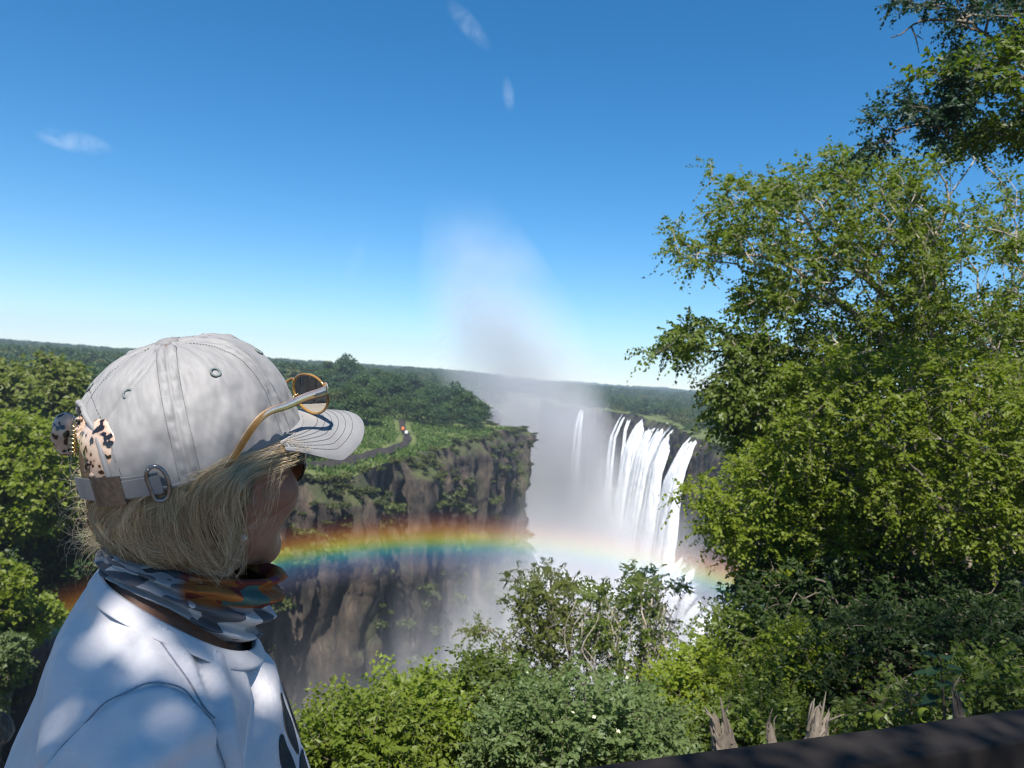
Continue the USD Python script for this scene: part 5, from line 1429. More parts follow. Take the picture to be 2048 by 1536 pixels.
# button
bt = trimesh.creation.icosphere(3, 1.0).vertices * [.0105, .0105, .0052]; bt = bt + [0, 0, CH - .0005]
obj('button', (from_c(bt), trimesh.creation.icosphere(3, 1.0).faces), noise_mat('button_cloth', 300.0, [(0.3, (0.13, 0.125, 0.13)), (0.7, (0.19, 0.185, 0.19))], rough=0.8, coord='world'), cap, smooth=True)
# eyelets
M_eye = noise_mat('eyelet_thread', 300.0, [(0.3, (0.085, 0.105, 0.105)), (0.7, (0.15, 0.175, 0.175))], rough=0.7, coord='world')
M_hole = noise_mat('eyelet_hole', 300.0, [(0.3, (0.02, 0.02, 0.02)), (0.7, (0.035, 0.035, 0.035))], coord='world')
for a in (30, 90, 150, 210, 270, 330):
    p_, n_e = crown_pt(np.array([math.radians(a)]), np.array([.56]), .0006); p_, n_e = p_[0], n_e[0]
    e1 = unit(np.cross(n_e, [0, 0, 1.0])); e2 = np.cross(n_e, e1); aa = np.linspace(0, 2 * np.pi, 25)
    ring = p_ + .0040 * (np.cos(aa)[:, None] * e1 + np.sin(aa)[:, None] * e2)
    ey = obj('eyelet', tube(from_c(ring) - .0004 * (n_e @ RC), .0011, 7), M_eye, cap, smooth=True)
    disc = np.vstack([p_, p_ + .0034 * (np.cos(aa)[:-1, None] * e1 + np.sin(aa)[:-1, None] * e2)])
    fd = [[0, 1 + (k + 1) % 24, 1 + k] for k in range(24)]
# strap, buckle and ring
def band(t0, t1, z0, z1, off, n=40, thick=.0012):
    t = np.linspace(t0, t1, n); rows = []
    for z, o in ((z0, off), (z1, off), (z1, off + thick), (z0, off + thick)):
        rows.append(np.stack([(CA + o) * np.cos(t), -(CB + o) * np.sin(t), 0 * t + z], 1))
    R = np.array(rows).transpose(1, 0, 2); i = np.arange(n * 4).reshape(n, 4); j = np.roll(i, -1, 1)
    return R.reshape(-1, 3), np.vstack([np.stack([i[:-1], j[:-1], j[1:], i[1:]], -1).reshape(-1, 4), [[i[0, 3], i[0, 2], i[0, 1], i[0, 0]], [i[-1, 0], i[-1, 1], i[-1, 2], i[-1, 3]]]])


d2 = math.radians
M_metal = material('dull_metal', {"geo": ("geometry", {}), "n": ("noise_texture", {"scale": 260.0, "detail": 4.0}), "r": ("rgb_ramp", {"ramp": [(0.3, (0.16, 0.16, 0.16)), (0.7, (0.28, 0.275, 0.27))]}), "p": ("principled_bsdf", {"metallic": 0.9, "roughness": 0.34})}, [("geo.position", "n.vector"), ("n.fac", "r.fac"), ("r.color", "p.base_color")], surface="p.BSDF")
V_, F_ = band(d2(133), d2(182), -.004, .015, .0028); obj('strap', (from_c(V_), F_), M_cap, cap, smooth=30)
V_, F_ = band(d2(132), d2(149), -.002, .013, .0052, thick=.0016); obj('strap_end', (from_c(V_), F_), M_cap, cap, smooth=30)
V_, F_ = band(d2(149), d2(165), -.007, .018, .0062, thick=.0014); obj('buckle', (from_c(V_), F_), M_metal, cap, smooth=30)
ring = []
for q in ((.024, .0), (.0235, .011), (.019, .0145), (-.006, .0145), (-.0105, .011), (-.0105, -.0005), (.0, -.0035), (.020, -.0035), (.024, .0)):
    t_ = d2(134) - (q[1] - .004) / .150; ring.append(((CA + .0065) * math.cos(t_), -(CB + .0065) * math.sin(t_), q[0] * .80 + .001))
obj('strap_ring', tube(from_c(spline(ring, 50)), .0017, 7), M_metal, cap, smooth=True)

# ---------------------------------------------------------------- hair
def hair_sdf(p):
    q = to_h(p)
    s = sd_ell(q, (-.030, 0, -.042), (.060, .075, .064))
    s = smin(s, sd_cap(q, (.034, -.070, .004), (-.020, -.074, -.012), .012, .020), .03)
    s = smin(s, sd_cap(q, (-.012, -.072, -.030), (-.016, -.062, -.088), .014, .010), .025)
    s = smin(s, sd_cap(q, (.052, .064, .010), (.006, .066, -.092), .016, .014), .03)
    s = smin(s, sd_ell(q, (-.072, -.004, .002), (.028, .042, .044)), .02)
    return s + .004 * (fbm(p * 40, 3, 3) - .5)


V, F = surface_nets(hair_sdf, CAPC + [-.17, -.16, -.16], CAPC + [.14, .17, .08], .005)
qc = to_c(V[F].mean(1))
F = F[~((qc[:, 2] > .012) & ((qc[:, 0] / .098) ** 2 + (qc[:, 1] / .085) ** 2 < 1.0) & (qc[:, 0] > -.075))]
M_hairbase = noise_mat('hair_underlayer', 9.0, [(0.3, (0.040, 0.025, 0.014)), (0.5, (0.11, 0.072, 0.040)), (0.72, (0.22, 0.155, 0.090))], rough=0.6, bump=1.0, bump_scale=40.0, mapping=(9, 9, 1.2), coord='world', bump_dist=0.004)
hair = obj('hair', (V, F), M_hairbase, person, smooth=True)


def hair_mat(name, col, rough=0.32):
    return material(name, {"p": ("principled_hair_bsdf", {"model": "Chiang", "parametrization": "Direct coloring", "color": col, "roughness": rough, "radial_roughness": 0.45, "ior": 1.55})}, surface="p.BSDF")


M_hair = [material('hair_' + nm, {"p": ("principled_bsdf", {"base_color": col, "roughness": 0.42, "specular_ior_level": 0.6})}, surface="p.BSDF") for nm, col in (('ash_blonde', (0.42, 0.315, 0.185)), ('pale_blonde', (0.58, 0.475, 0.315)), ('dark_blonde', (0.22, 0.135, 0.065)))]
GUIDES = [  # traced strands: pixels, count, spread, lift
    ([(596, 902), (540, 914), (480, 934), (420, 966), (372, 1004), (338, 1052), (330, 1090)], 230, 13, .004),
    ([(590, 896), (520, 912), (450, 945), (405, 985), (385, 1040), (398, 1095), (430, 1128)], 240, 13, .005),
    ([(592, 910), (548, 920), (500, 932), (462, 962), (448, 1010), (458, 1065), (446, 1118)], 200, 10, .006),
    ([(590, 918), (552, 926), (510, 940), (478, 966), (466, 1008), (474, 1050), (460, 1100), (440, 1132)], 160, 9, .007),
    ([(470, 925), (420, 955), (370, 985), (310, 1010), (262, 1035), (235, 1070)], 240, 14, .003),
    ([(430, 950), (370, 975), (310, 995), (255, 1020), (215, 1060), (220, 1095)], 220, 14, .003),
    ([(262, 992), (236, 1030), (228, 1065), (255, 1100), (300, 1118)], 220, 15, .003),
    ([(290, 990), (272, 1040), (282, 1082), (325, 1115), (370, 1130)], 240, 16, .004),
    ([(325, 990), (318, 1040), (330, 1086), (372, 1120), (418, 1138)], 240, 16, .004),
    ([(365, 980), (352, 1035), (368, 1085), (405, 1122), (440, 1138)], 220, 16, .005),
    ([(410, 965), (390, 1030), (405, 1080), (430, 1120), (452, 1140)], 200, 15, .006),
    ([(225, 985), (198, 1010), (188, 1050), (205, 1085), (230, 1100)], 190, 10, .003),
    ([(452, 990), (446, 1040), (466, 1080), (470, 1120), (452, 1150)], 120, 10, .008),
    ([(500, 950), (480, 985), (484, 1030), (478, 1080)], 60, 12, .006),
]
LOOSE = [  # single flyaway strands
    ([(575, 925), (572, 980), (560, 1030), (530, 1066), (505, 1072)], 7, 6, .012), ([(556, 925), (545, 985), (540, 1030), (520, 1070)], 6, 8, .012), ([(520, 940), (525, 1000), (505, 1060), (488, 1075)], 6, 8, .010),
    ([(480, 1050), (500, 1040), (512, 1000)], 4, 8, .010), ([(465, 1090), (480, 1110), (470, 1140), (452, 1165)], 9, 9, .010)]
bins = [[], [], []]
r_ = np.random.default_rng(44)


def strands(lines, npts, lift_r, into):
    for line, cnt, spr, lift in lines:
        ln = spline(np.array(line, float), npts)
        nlk = max(1, cnt // 9); lk = r_.integers(0, nlk, cnt)
        loff = (r_.normal(size=(nlk, 1, 2)) * spr)[lk]
        tt = np.linspace(0, 1, npts)[None]
        fine_ = r_.normal(size=(cnt, 1, 2)) * np.where(r_.random((cnt, 1, 1)) < .22, 12.0, 3.6)
        off = loff + fine_ * (1.15 - 0.75 * tt[..., None] ** 1.5)
        grow = np.linspace(0.65, 1.25, npts)[None, :, None]
        pl = r_.uniform(0, 6.28, (nlk, 2))[lk]; al_ = r_.uniform(1.5, 10.5, (nlk, 1))[lk]; fl = r_.uniform(.5, 1.5, (nlk, 1))[lk]
        ph = r_.uniform(0, 6.28, (cnt, 2)); amp = r_.uniform(0.3, 2.0, (cnt, 1)); fq = r_.uniform(1.0, 2.6, (cnt, 1))
        wav = np.stack([amp * np.sin(6.28 * fq * tt + ph[:, :1]) + al_ * np.sin(6.28 * fl * tt + pl[:, :1]), amp * np.sin(6.28 * fq * tt + ph[:, 1:]) + al_ * np.sin(6.28 * fl * tt + pl[:, 1:])], -1) * tt[..., None] ** .7
        t0 = r_.uniform(0, .16, (cnt, 1)); t1 = 1.06 - .22 * r_.random((nlk, 1))[lk] - .40 * r_.random((cnt, 1)) ** 2
        base = np.stack([np.interp(t0 + (t1 - t0) * tt, tt[0], ln[:, k]) for k in (0, 1)], -1)
        pts = base + off * grow + wav
        w3 = hit(pts.reshape(-1, 2), hair_sdf).reshape(cnt, npts, 3)
        view = unit(EYE - w3)
        w3 = w3 + view * (lift * (r_.uniform(-0.4, 1.7, (nlk, 1, 1))[lk] + r_.uniform(-0.25, 0.35, (cnt, 1, 1))) + .0012)
        for k in range(cnt):
            into[r_.choice(3, p=[.48, .27, .25])].append(w3[k])


strands(GUIDES, 14, 1, bins)
strands(LOOSE, 14, 1, bins)
LOOSE2 = [([(330, 1080), (345, 1112), (352, 1140)], 26, 30, .010), ([(420, 1090), (432, 1125), (440, 1152)], 26, 24, .010), ([(240, 1070), (262, 1105), (290, 1128)], 24, 22, .009), ([(600, 905), (560, 935), (530, 985), (515, 1040)], 9, 10, .014), ([(560, 915), (510, 950), (490, 1000), (500, 1050)], 16, 11, .012), ([(480, 935), (440, 975), (430, 1030), (450, 1080)], 30, 22, .014), ([(400, 970), (350, 1010), (330, 1060), (350, 1110)], 30, 26, .012), ([(300, 1000), (260, 1030), (250, 1075), (280, 1110)], 30, 22, .011)]
strands(LOOSE2, 14, 1, bins)
# frizz by the clip and along the outline of the head
for k in range(210):
    if k < 120:
        x, y, dd = r_.uniform(190, 235), r_.uniform(915, 985), r_.uniform(.70, .78)
    else:
        x, y, dd = r_.uniform(178, 225), r_.uniform(1000, 1100), r_.uniform(.70, .78)
    a = r_.uniform(2.4, 4.2); cur = r_.choice([-1, 1]) * r_.uniform(0.04, 0.24); st_ = r_.uniform(4, 8.5); pp = []
    for m in range(14):
        pp.append(at(x, y, dd)); x += math.cos(a) * st_; y += math.sin(-a) * st_ * (1 if k < 120 else 0.8) + 0.7; a += cur
    bins[1 if r_.random() < .6 else 0].append(np.array(pp))
for k in range(90):    # the tuft that sticks out of the clip
    x, y = r_.uniform(205, 222), r_.uniform(935, 955); a = math.radians(r_.uniform(150, 250)); pp = []
    cur = r_.uniform(-.12, .12)
    for m in range(10):
        pp.append(at(x, y, .715 + r_.uniform(0, .002))); x += math.cos(a) * 6.2; y += math.sin(a) * -4.5; a += cur
    bins[1].append(np.array(pp))
for k, (bn, m) in enumerate(zip(bins, M_hair)):
    cv = UsdGeom.BasisCurves.Define(stage, path_for('strands', hair))
    cv.CreateTypeAttr('cubic'); cv.CreateBasisAttr('catmullRom'); cv.CreateWrapAttr('pinned')
    cv.CreateCurveVertexCountsAttr([len(x) for x in bn]); pts = np.vstack(bn)
    cv.CreatePointsAttr(Vt.Vec3fArray.FromNumpy(pts.astype(np.float32)))
    wd = np.concatenate([np.linspace(.00024, .00012, len(x)) for x in bn]).astype(np.float32)
    cv.CreateWidthsAttr(Vt.FloatArray.FromNumpy(wd)); cv.SetWidthsInterpolation('vertex')
    UsdShade.MaterialBindingAPI.Apply(cv.GetPrim()).Bind(m)
    tag(cv, kind='stuff')

# earring
M_pearl = noise_mat('pearl', 100.0, [(0.3, (0.55, 0.52, 0.47)), (0.7, (0.68, 0.65, 0.60))], rough=0.25, coord='world')
M_gold = material('gold_metal', {"geo": ("geometry", {}), "n": ("noise_texture", {"scale": 160.0}), "r": ("rgb_ramp", {"ramp": [(0.3, (0.62, 0.44, 0.19)), (0.7, (0.82, 0.64, 0.34))]}), "p": ("principled_bsdf", {"metallic": 1.0, "roughness": 0.25})}, [("geo.position", "n.vector"), ("n.fac", "r.fac"), ("r.color", "p.base_color")], surface="p.BSDF")
ps = hit([(486, 1076)], lambda p: np.minimum(head_sdf(p), hair_sdf(p)))[0]
ps = ps + unit(EYE - ps) * .006
sp_ = trimesh.creation.icosphere(2, .0032)
er = obj('earring', (sp_.vertices + ps, sp_.faces), M_pearl, person, smooth=True)
aa = np.linspace(0, 2 * np.pi, 24)
obj('hoop', tube(ps + [0, 0, .014] + .0075 * np.c_[np.cos(aa) * 0.45, np.cos(aa) * 0.3, np.sin(aa)], .0005, 5), M_gold, er, smooth=True)

# ---------------------------------------------------------------- sunglasses resting on the cap, spectacles on the face
M_amber = material('amber_acetate', {"geo": ("geometry", {}), "n": ("noise_texture", {"scale": 60.0, "detail": 3.0}), "r": ("rgb_ramp", {"ramp": [(0.3, (0.25, 0.125, 0.030)), (0.7, (0.42, 0.24, 0.075))]}), "p": ("principled_bsdf", {"roughness": 0.12, "transmission_weight": 0.45, "ior": 1.47, "specular_ior_level": 0.6})},
                   [("geo.position", "n.vector"), ("n.fac", "r.fac"), ("r.color", "p.base_color")], surface="p.BSDF")


def lens_material(name, tint, refl):
    return material(name, {"f": ("fresnel", {"IOR": 1.5}), "mr": ("math", {"math_type": "multiply_add", "value2": 1.0, "value3": refl, "use_clamp": True}), "t": ("transparent_bsdf", {"color": tint}), "g": ("glossy_bsdf", {"color": (0.9, 0.85, 0.75), "roughness": 0.02}), "m": ("mix_closure", {})},
                    [("f.fac", "mr.value1"), ("mr.value", "m.fac"), ("t.BSDF", "m.closure1"), ("g.BSDF", "m.closure2")], surface="m.closure")


M_lens = lens_material('brown_lens', (0.030, 0.019, 0.010), 0.02)


def eyewear(name, label, frm, lens_c, lens_r, tilt, wrap, hinge, bend, tip, mat, lens_mat, w=.0014):
    """frm: local frame to world; lens_c: (forward, right, up) of one lens; the other mirrors it. Temples run hinge > bend > tip."""
    g = thing(name, label, 'sunglasses')
    aa = np.linspace(0, 2 * np.pi, 41)
    tops = []
    for s in (1, -1):
        c = np.array([lens_c[0], -s * lens_c[1], lens_c[2]])
        e1 = unit(np.array([-wrap, -s * 1.0, 0])); e2 = unit(np.array([tilt, 0, 1.0])); e2 = unit(e2 - e1 * (e1 @ e2))
        rx, rz = lens_r
        rad = 1 + .06 * np.cos(2 * aa + .6 * 0) + .05 * np.sin(aa) * np.abs(np.cos(aa))
        rim = c + (rx * rad * np.cos(aa))[:, None] * e1 + (rz * rad * np.sin(aa))[:, None] * e2
        rw = obj('rim', tube(frm(rim), w, 8, cap=False), mat, g, smooth=True)
        n3 = np.cross(e1, e2); n3 = n3 * np.sign(n3[0] or 1)
        rows = [np.repeat((c + n3 * .0016)[None], 40, 0)]
        for q in (.5, .8, .99):
            rows.append(c + q * (rim[:-1] - c) + n3 * .0016 * (1 - q * q))
        R = np.array(rows); i = np.arange(160).reshape(4, 40); j = np.roll(i, -1, 1)
        obj('lens', (frm(R.reshape(-1, 3)), np.stack([i[:-1], j[:-1], j[1:], i[1:]], -1).reshape(-1, 4)), lens_mat, g, smooth=True)
        tops.append((c, e1, e2))
        h = np.array([hinge[0], -s * hinge[1], hinge[2]]); bd = np.array([bend[0], -s * bend[1], bend[2]]); tp = np.array([tip[0], -s * tip[1], tip[2]])
        corner = c + e1 * rx * 1.0 + e2 * rz * .45
        path = spline([corner, h, h * .66 + bd * .34, h * .3 + bd * .7, bd, bd * .5 + tp * .5 + [0, 0, .002], tp], 40)
        # temple: a flat bar
        tn = unit(np.gradient(path, axis=0)); up = unit(np.array([0, 0, 1.0]) - tn * tn[:, 2:3]); sd_ = np.cross(tn, up)
        hh = np.interp(np.linspace(0, 1, 40), [0, .1, .6, 1], [.0042, .0044, .0030, .0032])[:, None]; ww = .0016
        sec = np.stack([path + up * hh + sd_ * ww * .6, path + up * hh * .6 + sd_ * ww, path - up * hh * .6 + sd_ * ww, path - up * hh + sd_ * ww * .6, path - up * hh - sd_ * ww * .6, path - up * hh * .6 - sd_ * ww, path + up * hh * .6 - sd_ * ww, path + up * hh - sd_ * ww * .6], 1)
        i = np.arange(320).reshape(40, 8); j = np.roll(i, -1, 1)
        tm = obj('temple', (frm(sec.reshape(-1, 3)), np.stack([i[:-1], i[1:], j[1:], j[:-1]], -1).reshape(-1, 4)), mat, g, smooth=45)
        wire = path[3:34] + up[3:34] * 0.0
        obj('core_wire', tube(frm(path[4:9] + sd_[4:9] * s * -.0022), .0011, 6), M_metal, tm, smooth=True)
    (c0, a0, b0_), (c1, a1, b1_) = tops
    rx, rz = lens_r
    br = spline([c0 - a0 * rx * .93 + b0_ * rz * .35, (c0 + c1) / 2 + [.004, 0, rz * .62], c1 - a1 * rx * .93 + b1_ * rz * .35], 14)
    obj('bridge', tube(frm(br), w * 1.1, 8), mat, g, smooth=True)
    for c, a, b in tops:
        pd = spline([c - a * rx * .92 + b * -.002, c - a * rx * .98 + b * -.005 + [-.004, 0, 0], c - a * rx * .9 + b * -.009 + [-.005, 0, 0]], 8)
        obj('nose_pad', tube(frm(pd), [.0008] * 5 + [.002, .0026, .002], 6), M_gold, g, smooth=True)
    return g


frm_h = lambda q: from_h(np.asarray(q, float))
eyewear('sunglasses', 'amber framed sunglasses pushed up on the front of the grey cap', frm_h, (.108, .034, .049), (.0270, .0220), -.24, .06, (.101, .067, .057), (.006, .0975, .039), (-.030, .096, -.004), M_amber, M_lens)
frm_f = lambda q: from_f(np.asarray(q, float))
M_black = noise_mat('black_acetate', 60.0, [(0.3, (0.010, 0.010, 0.011)), (0.7, (0.02, 0.02, 0.022))], rough=0.25, spec=0.5, coord='world')
eyewear('sunglasses', 'dark sunglasses worn on the face under the brim', frm_f, (.094, .033, -.018), (.027, .022), .05, .42, (.070, .068, -.010), (-.002, .0790, -.004), (-.030, .074, -.028), M_black, lens_material('dark_lens', (0.05, 0.055, 0.06), 0.03))

# ---------------------------------------------------------------- tortoiseshell hair claw
M_tort = material('tortoiseshell', {"geo": ("geometry", {}), "n": ("noise_texture", {"scale": 120.0, "detail": 2.0, "distortion": 0.5}), "v": ("voronoi_texture", {"scale": 165.0, "feature": "smooth_f1", "smoothness": 0.4}), "ad": ("math", {"math_type": "multiply_add", "value2": 0.75}), "r": ("rgb_ramp", {"ramp": [(0.72, (0.012, 0.009, 0.008)), (0.76, (0.10, 0.055, 0.035)), (0.80, (0.36, 0.245, 0.175)), (1.0, (0.48, 0.35, 0.27))]}), "p": ("principled_bsdf", {"roughness": 0.18, "specular_ior_level": 0.5, "coat_weight": 0.3})},
                  [("geo.position", "n.vector"), ("geo.position", "v.vector"), ("v.distance", "ad.value1"), ("n.fac", "ad.value3"), ("ad.value", "r.fac"), ("r.color", "p.base_color")], surface="p.BSDF")
claw = thing('hair_claw', 'spotted tortoiseshell hair claw in the back opening of the grey cap', 'hair clip')


def plate(poly, surf, thick, lift):
    pg = Polygon(poly).buffer(6).buffer(-6).buffer(-4).buffer(4)
    x0, y0, x1, y1 = pg.bounds; st = 4.0
    bd = np.array([pg.exterior.interpolate(t).coords[0] for t in np.arange(0, pg.exterior.length, 3.0)])
    X, Y = np.meshgrid(np.arange(x0, x1, st), np.arange(y0, y1, st)); g = np.c_[X.ravel(), Y.ravel()]
    g = g[shapely.contains_xy(pg.buffer(-2.5), g[:, 0], g[:, 1])]
    P2 = np.vstack([bd, g]); tri = Delaunay(P2).simplices; cc = P2[tri].mean(1); tri = tri[shapely.contains_xy(pg, cc[:, 0], cc[:, 1])]
    a = P2[tri]; ar = np.cross(np.c_[a[:, 1] - a[:, 0], np.zeros(len(a))], np.c_[a[:, 2] - a[:, 0], np.zeros(len(a))])[:, 2]
    tri[ar > 0] = tri[ar > 0][:, ::-1]
    w3 = surf(P2); e = 1.0
    vw = unit(EYE - w3)
    nb = len(bd); k = np.arange(nb); k2 = (k + 1) % nb
    inset = np.clip(shapely.distance(pg.exterior, shapely.points(P2)) / 5.0, 0, 1)[:, None] ** 0.5
    topv = w3 + vw * (lift + thick * (0.35 + 0.65 * inset)); botv = w3 + vw * lift - vw * thick * 0.3
    n = len(P2)
    return np.vstack([topv, botv]), np.vstack([tri, tri[:, ::-1] + n, np.stack([k, k + n, k2 + n], 1), np.stack([k, k2 + n, k2], 1)])


bun = lambda p: sd_ell(to_h(p), (-.068, -.004, .002), (.034, .044, .050))
obj('jaw', plate([(150, 836), (175, 826), (214, 840), (246, 890), (266, 950), (262, 985), (232, 985), (205, 976), (188, 962), (174, 930), (162, 904), (152, 872)], lambda q: hit(q, bun), .003, .001), M_tort, claw, smooth=50)
lobe = lambda p: sd_ell((p - at(126, 866, .768)) @ RH.T, (0, 0, 0), (.016, .019, .026))
obj('grip', plate([(104, 850), (112, 832), (130, 823), (146, 830), (158, 838), (158, 862), (152, 880), (148, 900), (142, 912), (124, 910), (110, 898), (100, 875)], lambda q: hit(q, lobe), .003, .001), M_tort, claw, smooth=50)
for k, (x0, y0, x1, y1) in enumerate(((178, 925, 170, 945), (186, 948, 180, 966), (200, 962, 196, 980), (214, 968, 214, 986), (230, 970, 233, 984))):
    q = hit([(x0, y0), ((x0 + x1) / 2, (y0 + y1) / 2), (x1, y1)], bun); q = q + unit(EYE - q) * .004
    obj('tooth', tube(q, [.0028, .0022, .0012], 6), M_tort, claw, smooth=True)
hx = np.linspace(0, 1, 80); c0, c1 = at(152, 846, .735), at(150, 905, .735)
obj('spring', tube(c0 + (c1 - c0) * hx[:, None] + .0045 * (np.cos(hx * 44)[:, None] * RIGHT * 0.8 + np.sin(hx * 44)[:, None] * FWD), .0010, 5), M_gold, claw, smooth=True)
obj('pin', tube(np.stack([c0 + UP * .004, c1 - UP * .004]), .0012, 6), M_gold, claw, smooth=True)
# ================================================================ the tree that stands behind the viewpoint and dapples it with shade
_s1 = unit(np.cross(Z_, SUN)); _s2 = np.cross(SUN, _s1)
sp2 = lambda p: np.stack([(p - NECK) @ _s1, (p - NECK) @ _s2], -1)
r_ = np.random.default_rng(90)
_lit = cKDTree(sp2(np.vstack([from_c(P2.reshape(-1, 3)[(P2.reshape(-1, 3)[:, 2] > .046) | (P2.reshape(-1, 3)[:, 0] > .02)][::3]), from_c(topS.reshape(-1, 3)[::3])])))
_body = np.vstack([SHIRT_V[(SHIRT_V[:, 2] > .85)][::5], from_b(np.stack([X, Y, zz], -1).reshape(-1, 3))[::7], V[::1][:1]])
_railp = np.array([p0 + (p1 - p0) * t + rn * .05 for t in np.linspace(.30, 1, 120)]) if 'p0' in globals() else _body[:1]
_dark = cKDTree(sp2(_body)); _rail2 = cKDTree(sp2(_railp))
HOLES = [(175, 1280, .020), (330, 1430, .026), (420, 1370, .018), (130, 1430, .018), (470, 1318, .020), (262, 1262, .030), (545, 1400, .030), (230, 1210, .016), (380, 1340, .014), (190, 1140, .026), (300, 1300, .034), (512, 1345, .026), (585, 1440, .020), (250, 1330, .016), (520, 1240, .012), (290, 1130, .012)]
_hp = np.array([sp2(hit([(a, b)], shirt_world))[0] for a, b, _ in HOLES]); _hr = np.array([c for _, _, c in HOLES])
q = np.vstack([r_.uniform([-.30, -.55], [.30, .25], (3400, 2)), r_.uniform([-.75, -1.1], [2.6, 1.0], (7000, 2))])
dl = _lit.query(q)[0]; db = _dark.query(q)[0]; dr_ = _rail2.query(q)[0]
ok = ((db < .10) | ((dr_ < .13) & (r_.random(len(q)) < .93))) & (dl > .026)
hd = np.min(np.linalg.norm(q[:, None] - _hp[None], axis=2) - .16 * _hr[None], axis=1)
ok &= hd > .014
q = q[ok]
_bk = np.c_[r_.uniform(1.5, 4.6, 1500), r_.uniform(3.0, 6.6, 1500)]; _bk = np.c_[_bk, height(_bk)]
_n1 = len(q); q = np.vstack([q, sp2(_bk)])
_n = len(q)
h = r_.uniform(3.4, 4.8, _n); h[_n1:] = r_.uniform(7.5, 9.5, _n - _n1)
SP = NECK + q[:, :1] * _s1 + q[:, 1:] * _s2 + SUN * h[:, None]
SD = unit(r_.normal(size=(_n, 3))); SD[:, 2] *= .4
sz = r_.uniform(.042, .062, _n); sz[_n1:] = r_.uniform(.09, .15, _n - _n1)
SL = leaves(SP - unit(SD) * sz[:, None] * .5, SD, SUN + r_.normal(size=(_n, 3)) * .45, sz, sz * .34, .1)
# the rest of its crown, behind and above the viewpoint
_tips = SP[::9]
more = np.array([-.6, -3.4, 5.6]) + r_.normal(size=(260, 3)) * [1.3, .7, .5]
more = more[(np.abs(sp2(more)[:, 0] - .8) > 2.2) | (sp2(more)[:, 1] > 1.3)] if len(more) else more
tubes, dirs = branch_skeleton(g3(-1.9, -5.2), [[np.array([-1.7, -5.0, 2.2]), np.array([-1.2, -4.4, 4.0]), np.array([-.5, -3.2, 4.9]), np.array([.1, -1.4, 4.1]), np.array([-.1, -.7, 3.75])], [np.array([-1.2, -4.2, 4.2]), np.array([.3, -3.0, 4.9]), np.array([1.6, -1.6, 4.6])]], np.vstack([_tips, more]), r_, .0016, k_r=2.2)
shade = thing('shade_tree', 'leafy tree behind the viewpoint whose shade dapples the person and the rail', 'tree')
tubes = sorted(tubes, key=lambda w: -w[1].max())
obj('trunk', wood_mesh(tubes[:1])[0], M_bark, shade, smooth=True)
for w in tubes[1:4]:
    obj('limb', wood_mesh([w])[0], M_bark, shade, smooth=True)
obj('twigs', merge(wood_mesh(tubes[4:])), M_bark, shade, kind='stuff')
lv2, tw2 = leafy_twigs(more, unit(r_.normal(size=more.shape)), r_, 4, .3, .08)
obj('crown', merge([SL, lv2]), LF[1], shade, kind='stuff')
# ================================================================ small things
# two walkers on the footpath
def walker(label, px, py_feet, top_col, h, seed):
    g = at(px, py_feet, 1.0) - EYE
    p = None
    for d in np.arange(120, 260, 0.25):
        q = EYE + g * d
        if q[2] <= ground_at(q[0], q[1]) + .05:
            p = q; break
    if p is None: p = at(px, py_feet, 175)
    p = np.array([p[0], p[1], ground_at(p[0], p[1]) + .15])
    f = lambda P: walker_sdf((P - p) / h)
    V, F = surface_nets(f, p + np.array([-.32, -.25, -.03]) * h, p + np.array([.32, .25, 1.03]) * h, .035)
    t = thing('person', label, 'person')
    obj('body', (V, F), noise_mat('walker_skin_' + seed, 8.0, [(0.3, (0.10, 0.07, 0.05)), (0.7, (0.20, 0.14, 0.10))]), t, smooth=True)
    f2 = lambda P: np.maximum(walker_sdf((P - p) / h) - .014, np.maximum((P - p)[:, 2] / h - .84, .50 - (P - p)[:, 2] / h))
    V, F = surface_nets(f2, p + np.array([-.34, -.27, .42]) * h, p + np.array([.34, .27, .95]) * h, .035)
    obj('jacket', (V, F), noise_mat('walker_jacket_' + seed, 8.0, [(0.3, tuple(np.array(top_col) * .85)), (0.7, top_col)]), t, smooth=True)
    f3 = lambda P: np.maximum(walker_sdf((P - p) / h) - .012, np.maximum((P - p)[:, 2] / h - .51, .04 - (P - p)[:, 2] / h))
    V, F = surface_nets(f3, p + np.array([-.34, -.27, -.02]) * h, p + np.array([.34, .27, .6]) * h, .035)
    obj('trousers', (V, F), noise_mat('walker_trousers_' + seed, 8.0, [(0.3, (0.02, 0.02, 0.025)), (0.7, (0.04, 0.04, 0.05))]), t, smooth=True)


def walker_sdf(q):
    a = mirror(q[:, [1, 0, 2]]); b = mirror(q); b = np.c_[b[:, 1], b[:, 0], b[:, 2]]
    m = q.copy(); m[:, 0] = np.abs(m[:, 0])
    s = sd_ell(q, (0, 0, .93), (.052, .06, .072))
    s = smin(s, sd_cap(q, (0, 0, .84), (0, 0, .90), .035, .03), .02)
    s = smin(s, sd_ell(q, (0, 0, .68), (.115, .075, .17)), .04)
    s = smin(s, sd_cap(m, (.04, 0, .80), (.11, 0, .79), .045, .040), .03)
    s = smin(s, sd_cap(m, (.13, 0, .78), (.155, .02, .60), .034, .026), .02)
    s = smin(s, sd_cap(m, (.155, .02, .60), (.145, .07, .46), .025, .020), .01)
    s = smin(s, sd_cap(m, (.055, 0, .50), (.06, .03, .27), .058, .042), .03)
    s = smin(s, sd_cap(m, (.06, .03, .27), (.06, 0, .05), .040, .026), .01)
    return smin(s, sd_cap(m, (.06, -.02, .025), (.06, .08, .020), .026, .02), .01)


walker('walker in an orange jacket at the top of the rocky footpath', 805, 869, (0.75, 0.20, 0.05), 1.75, 'orange')
walker('walker in a white top just below the orange one on the footpath', 812, 876, (0.75, 0.74, 0.70), 1.65, 'white')

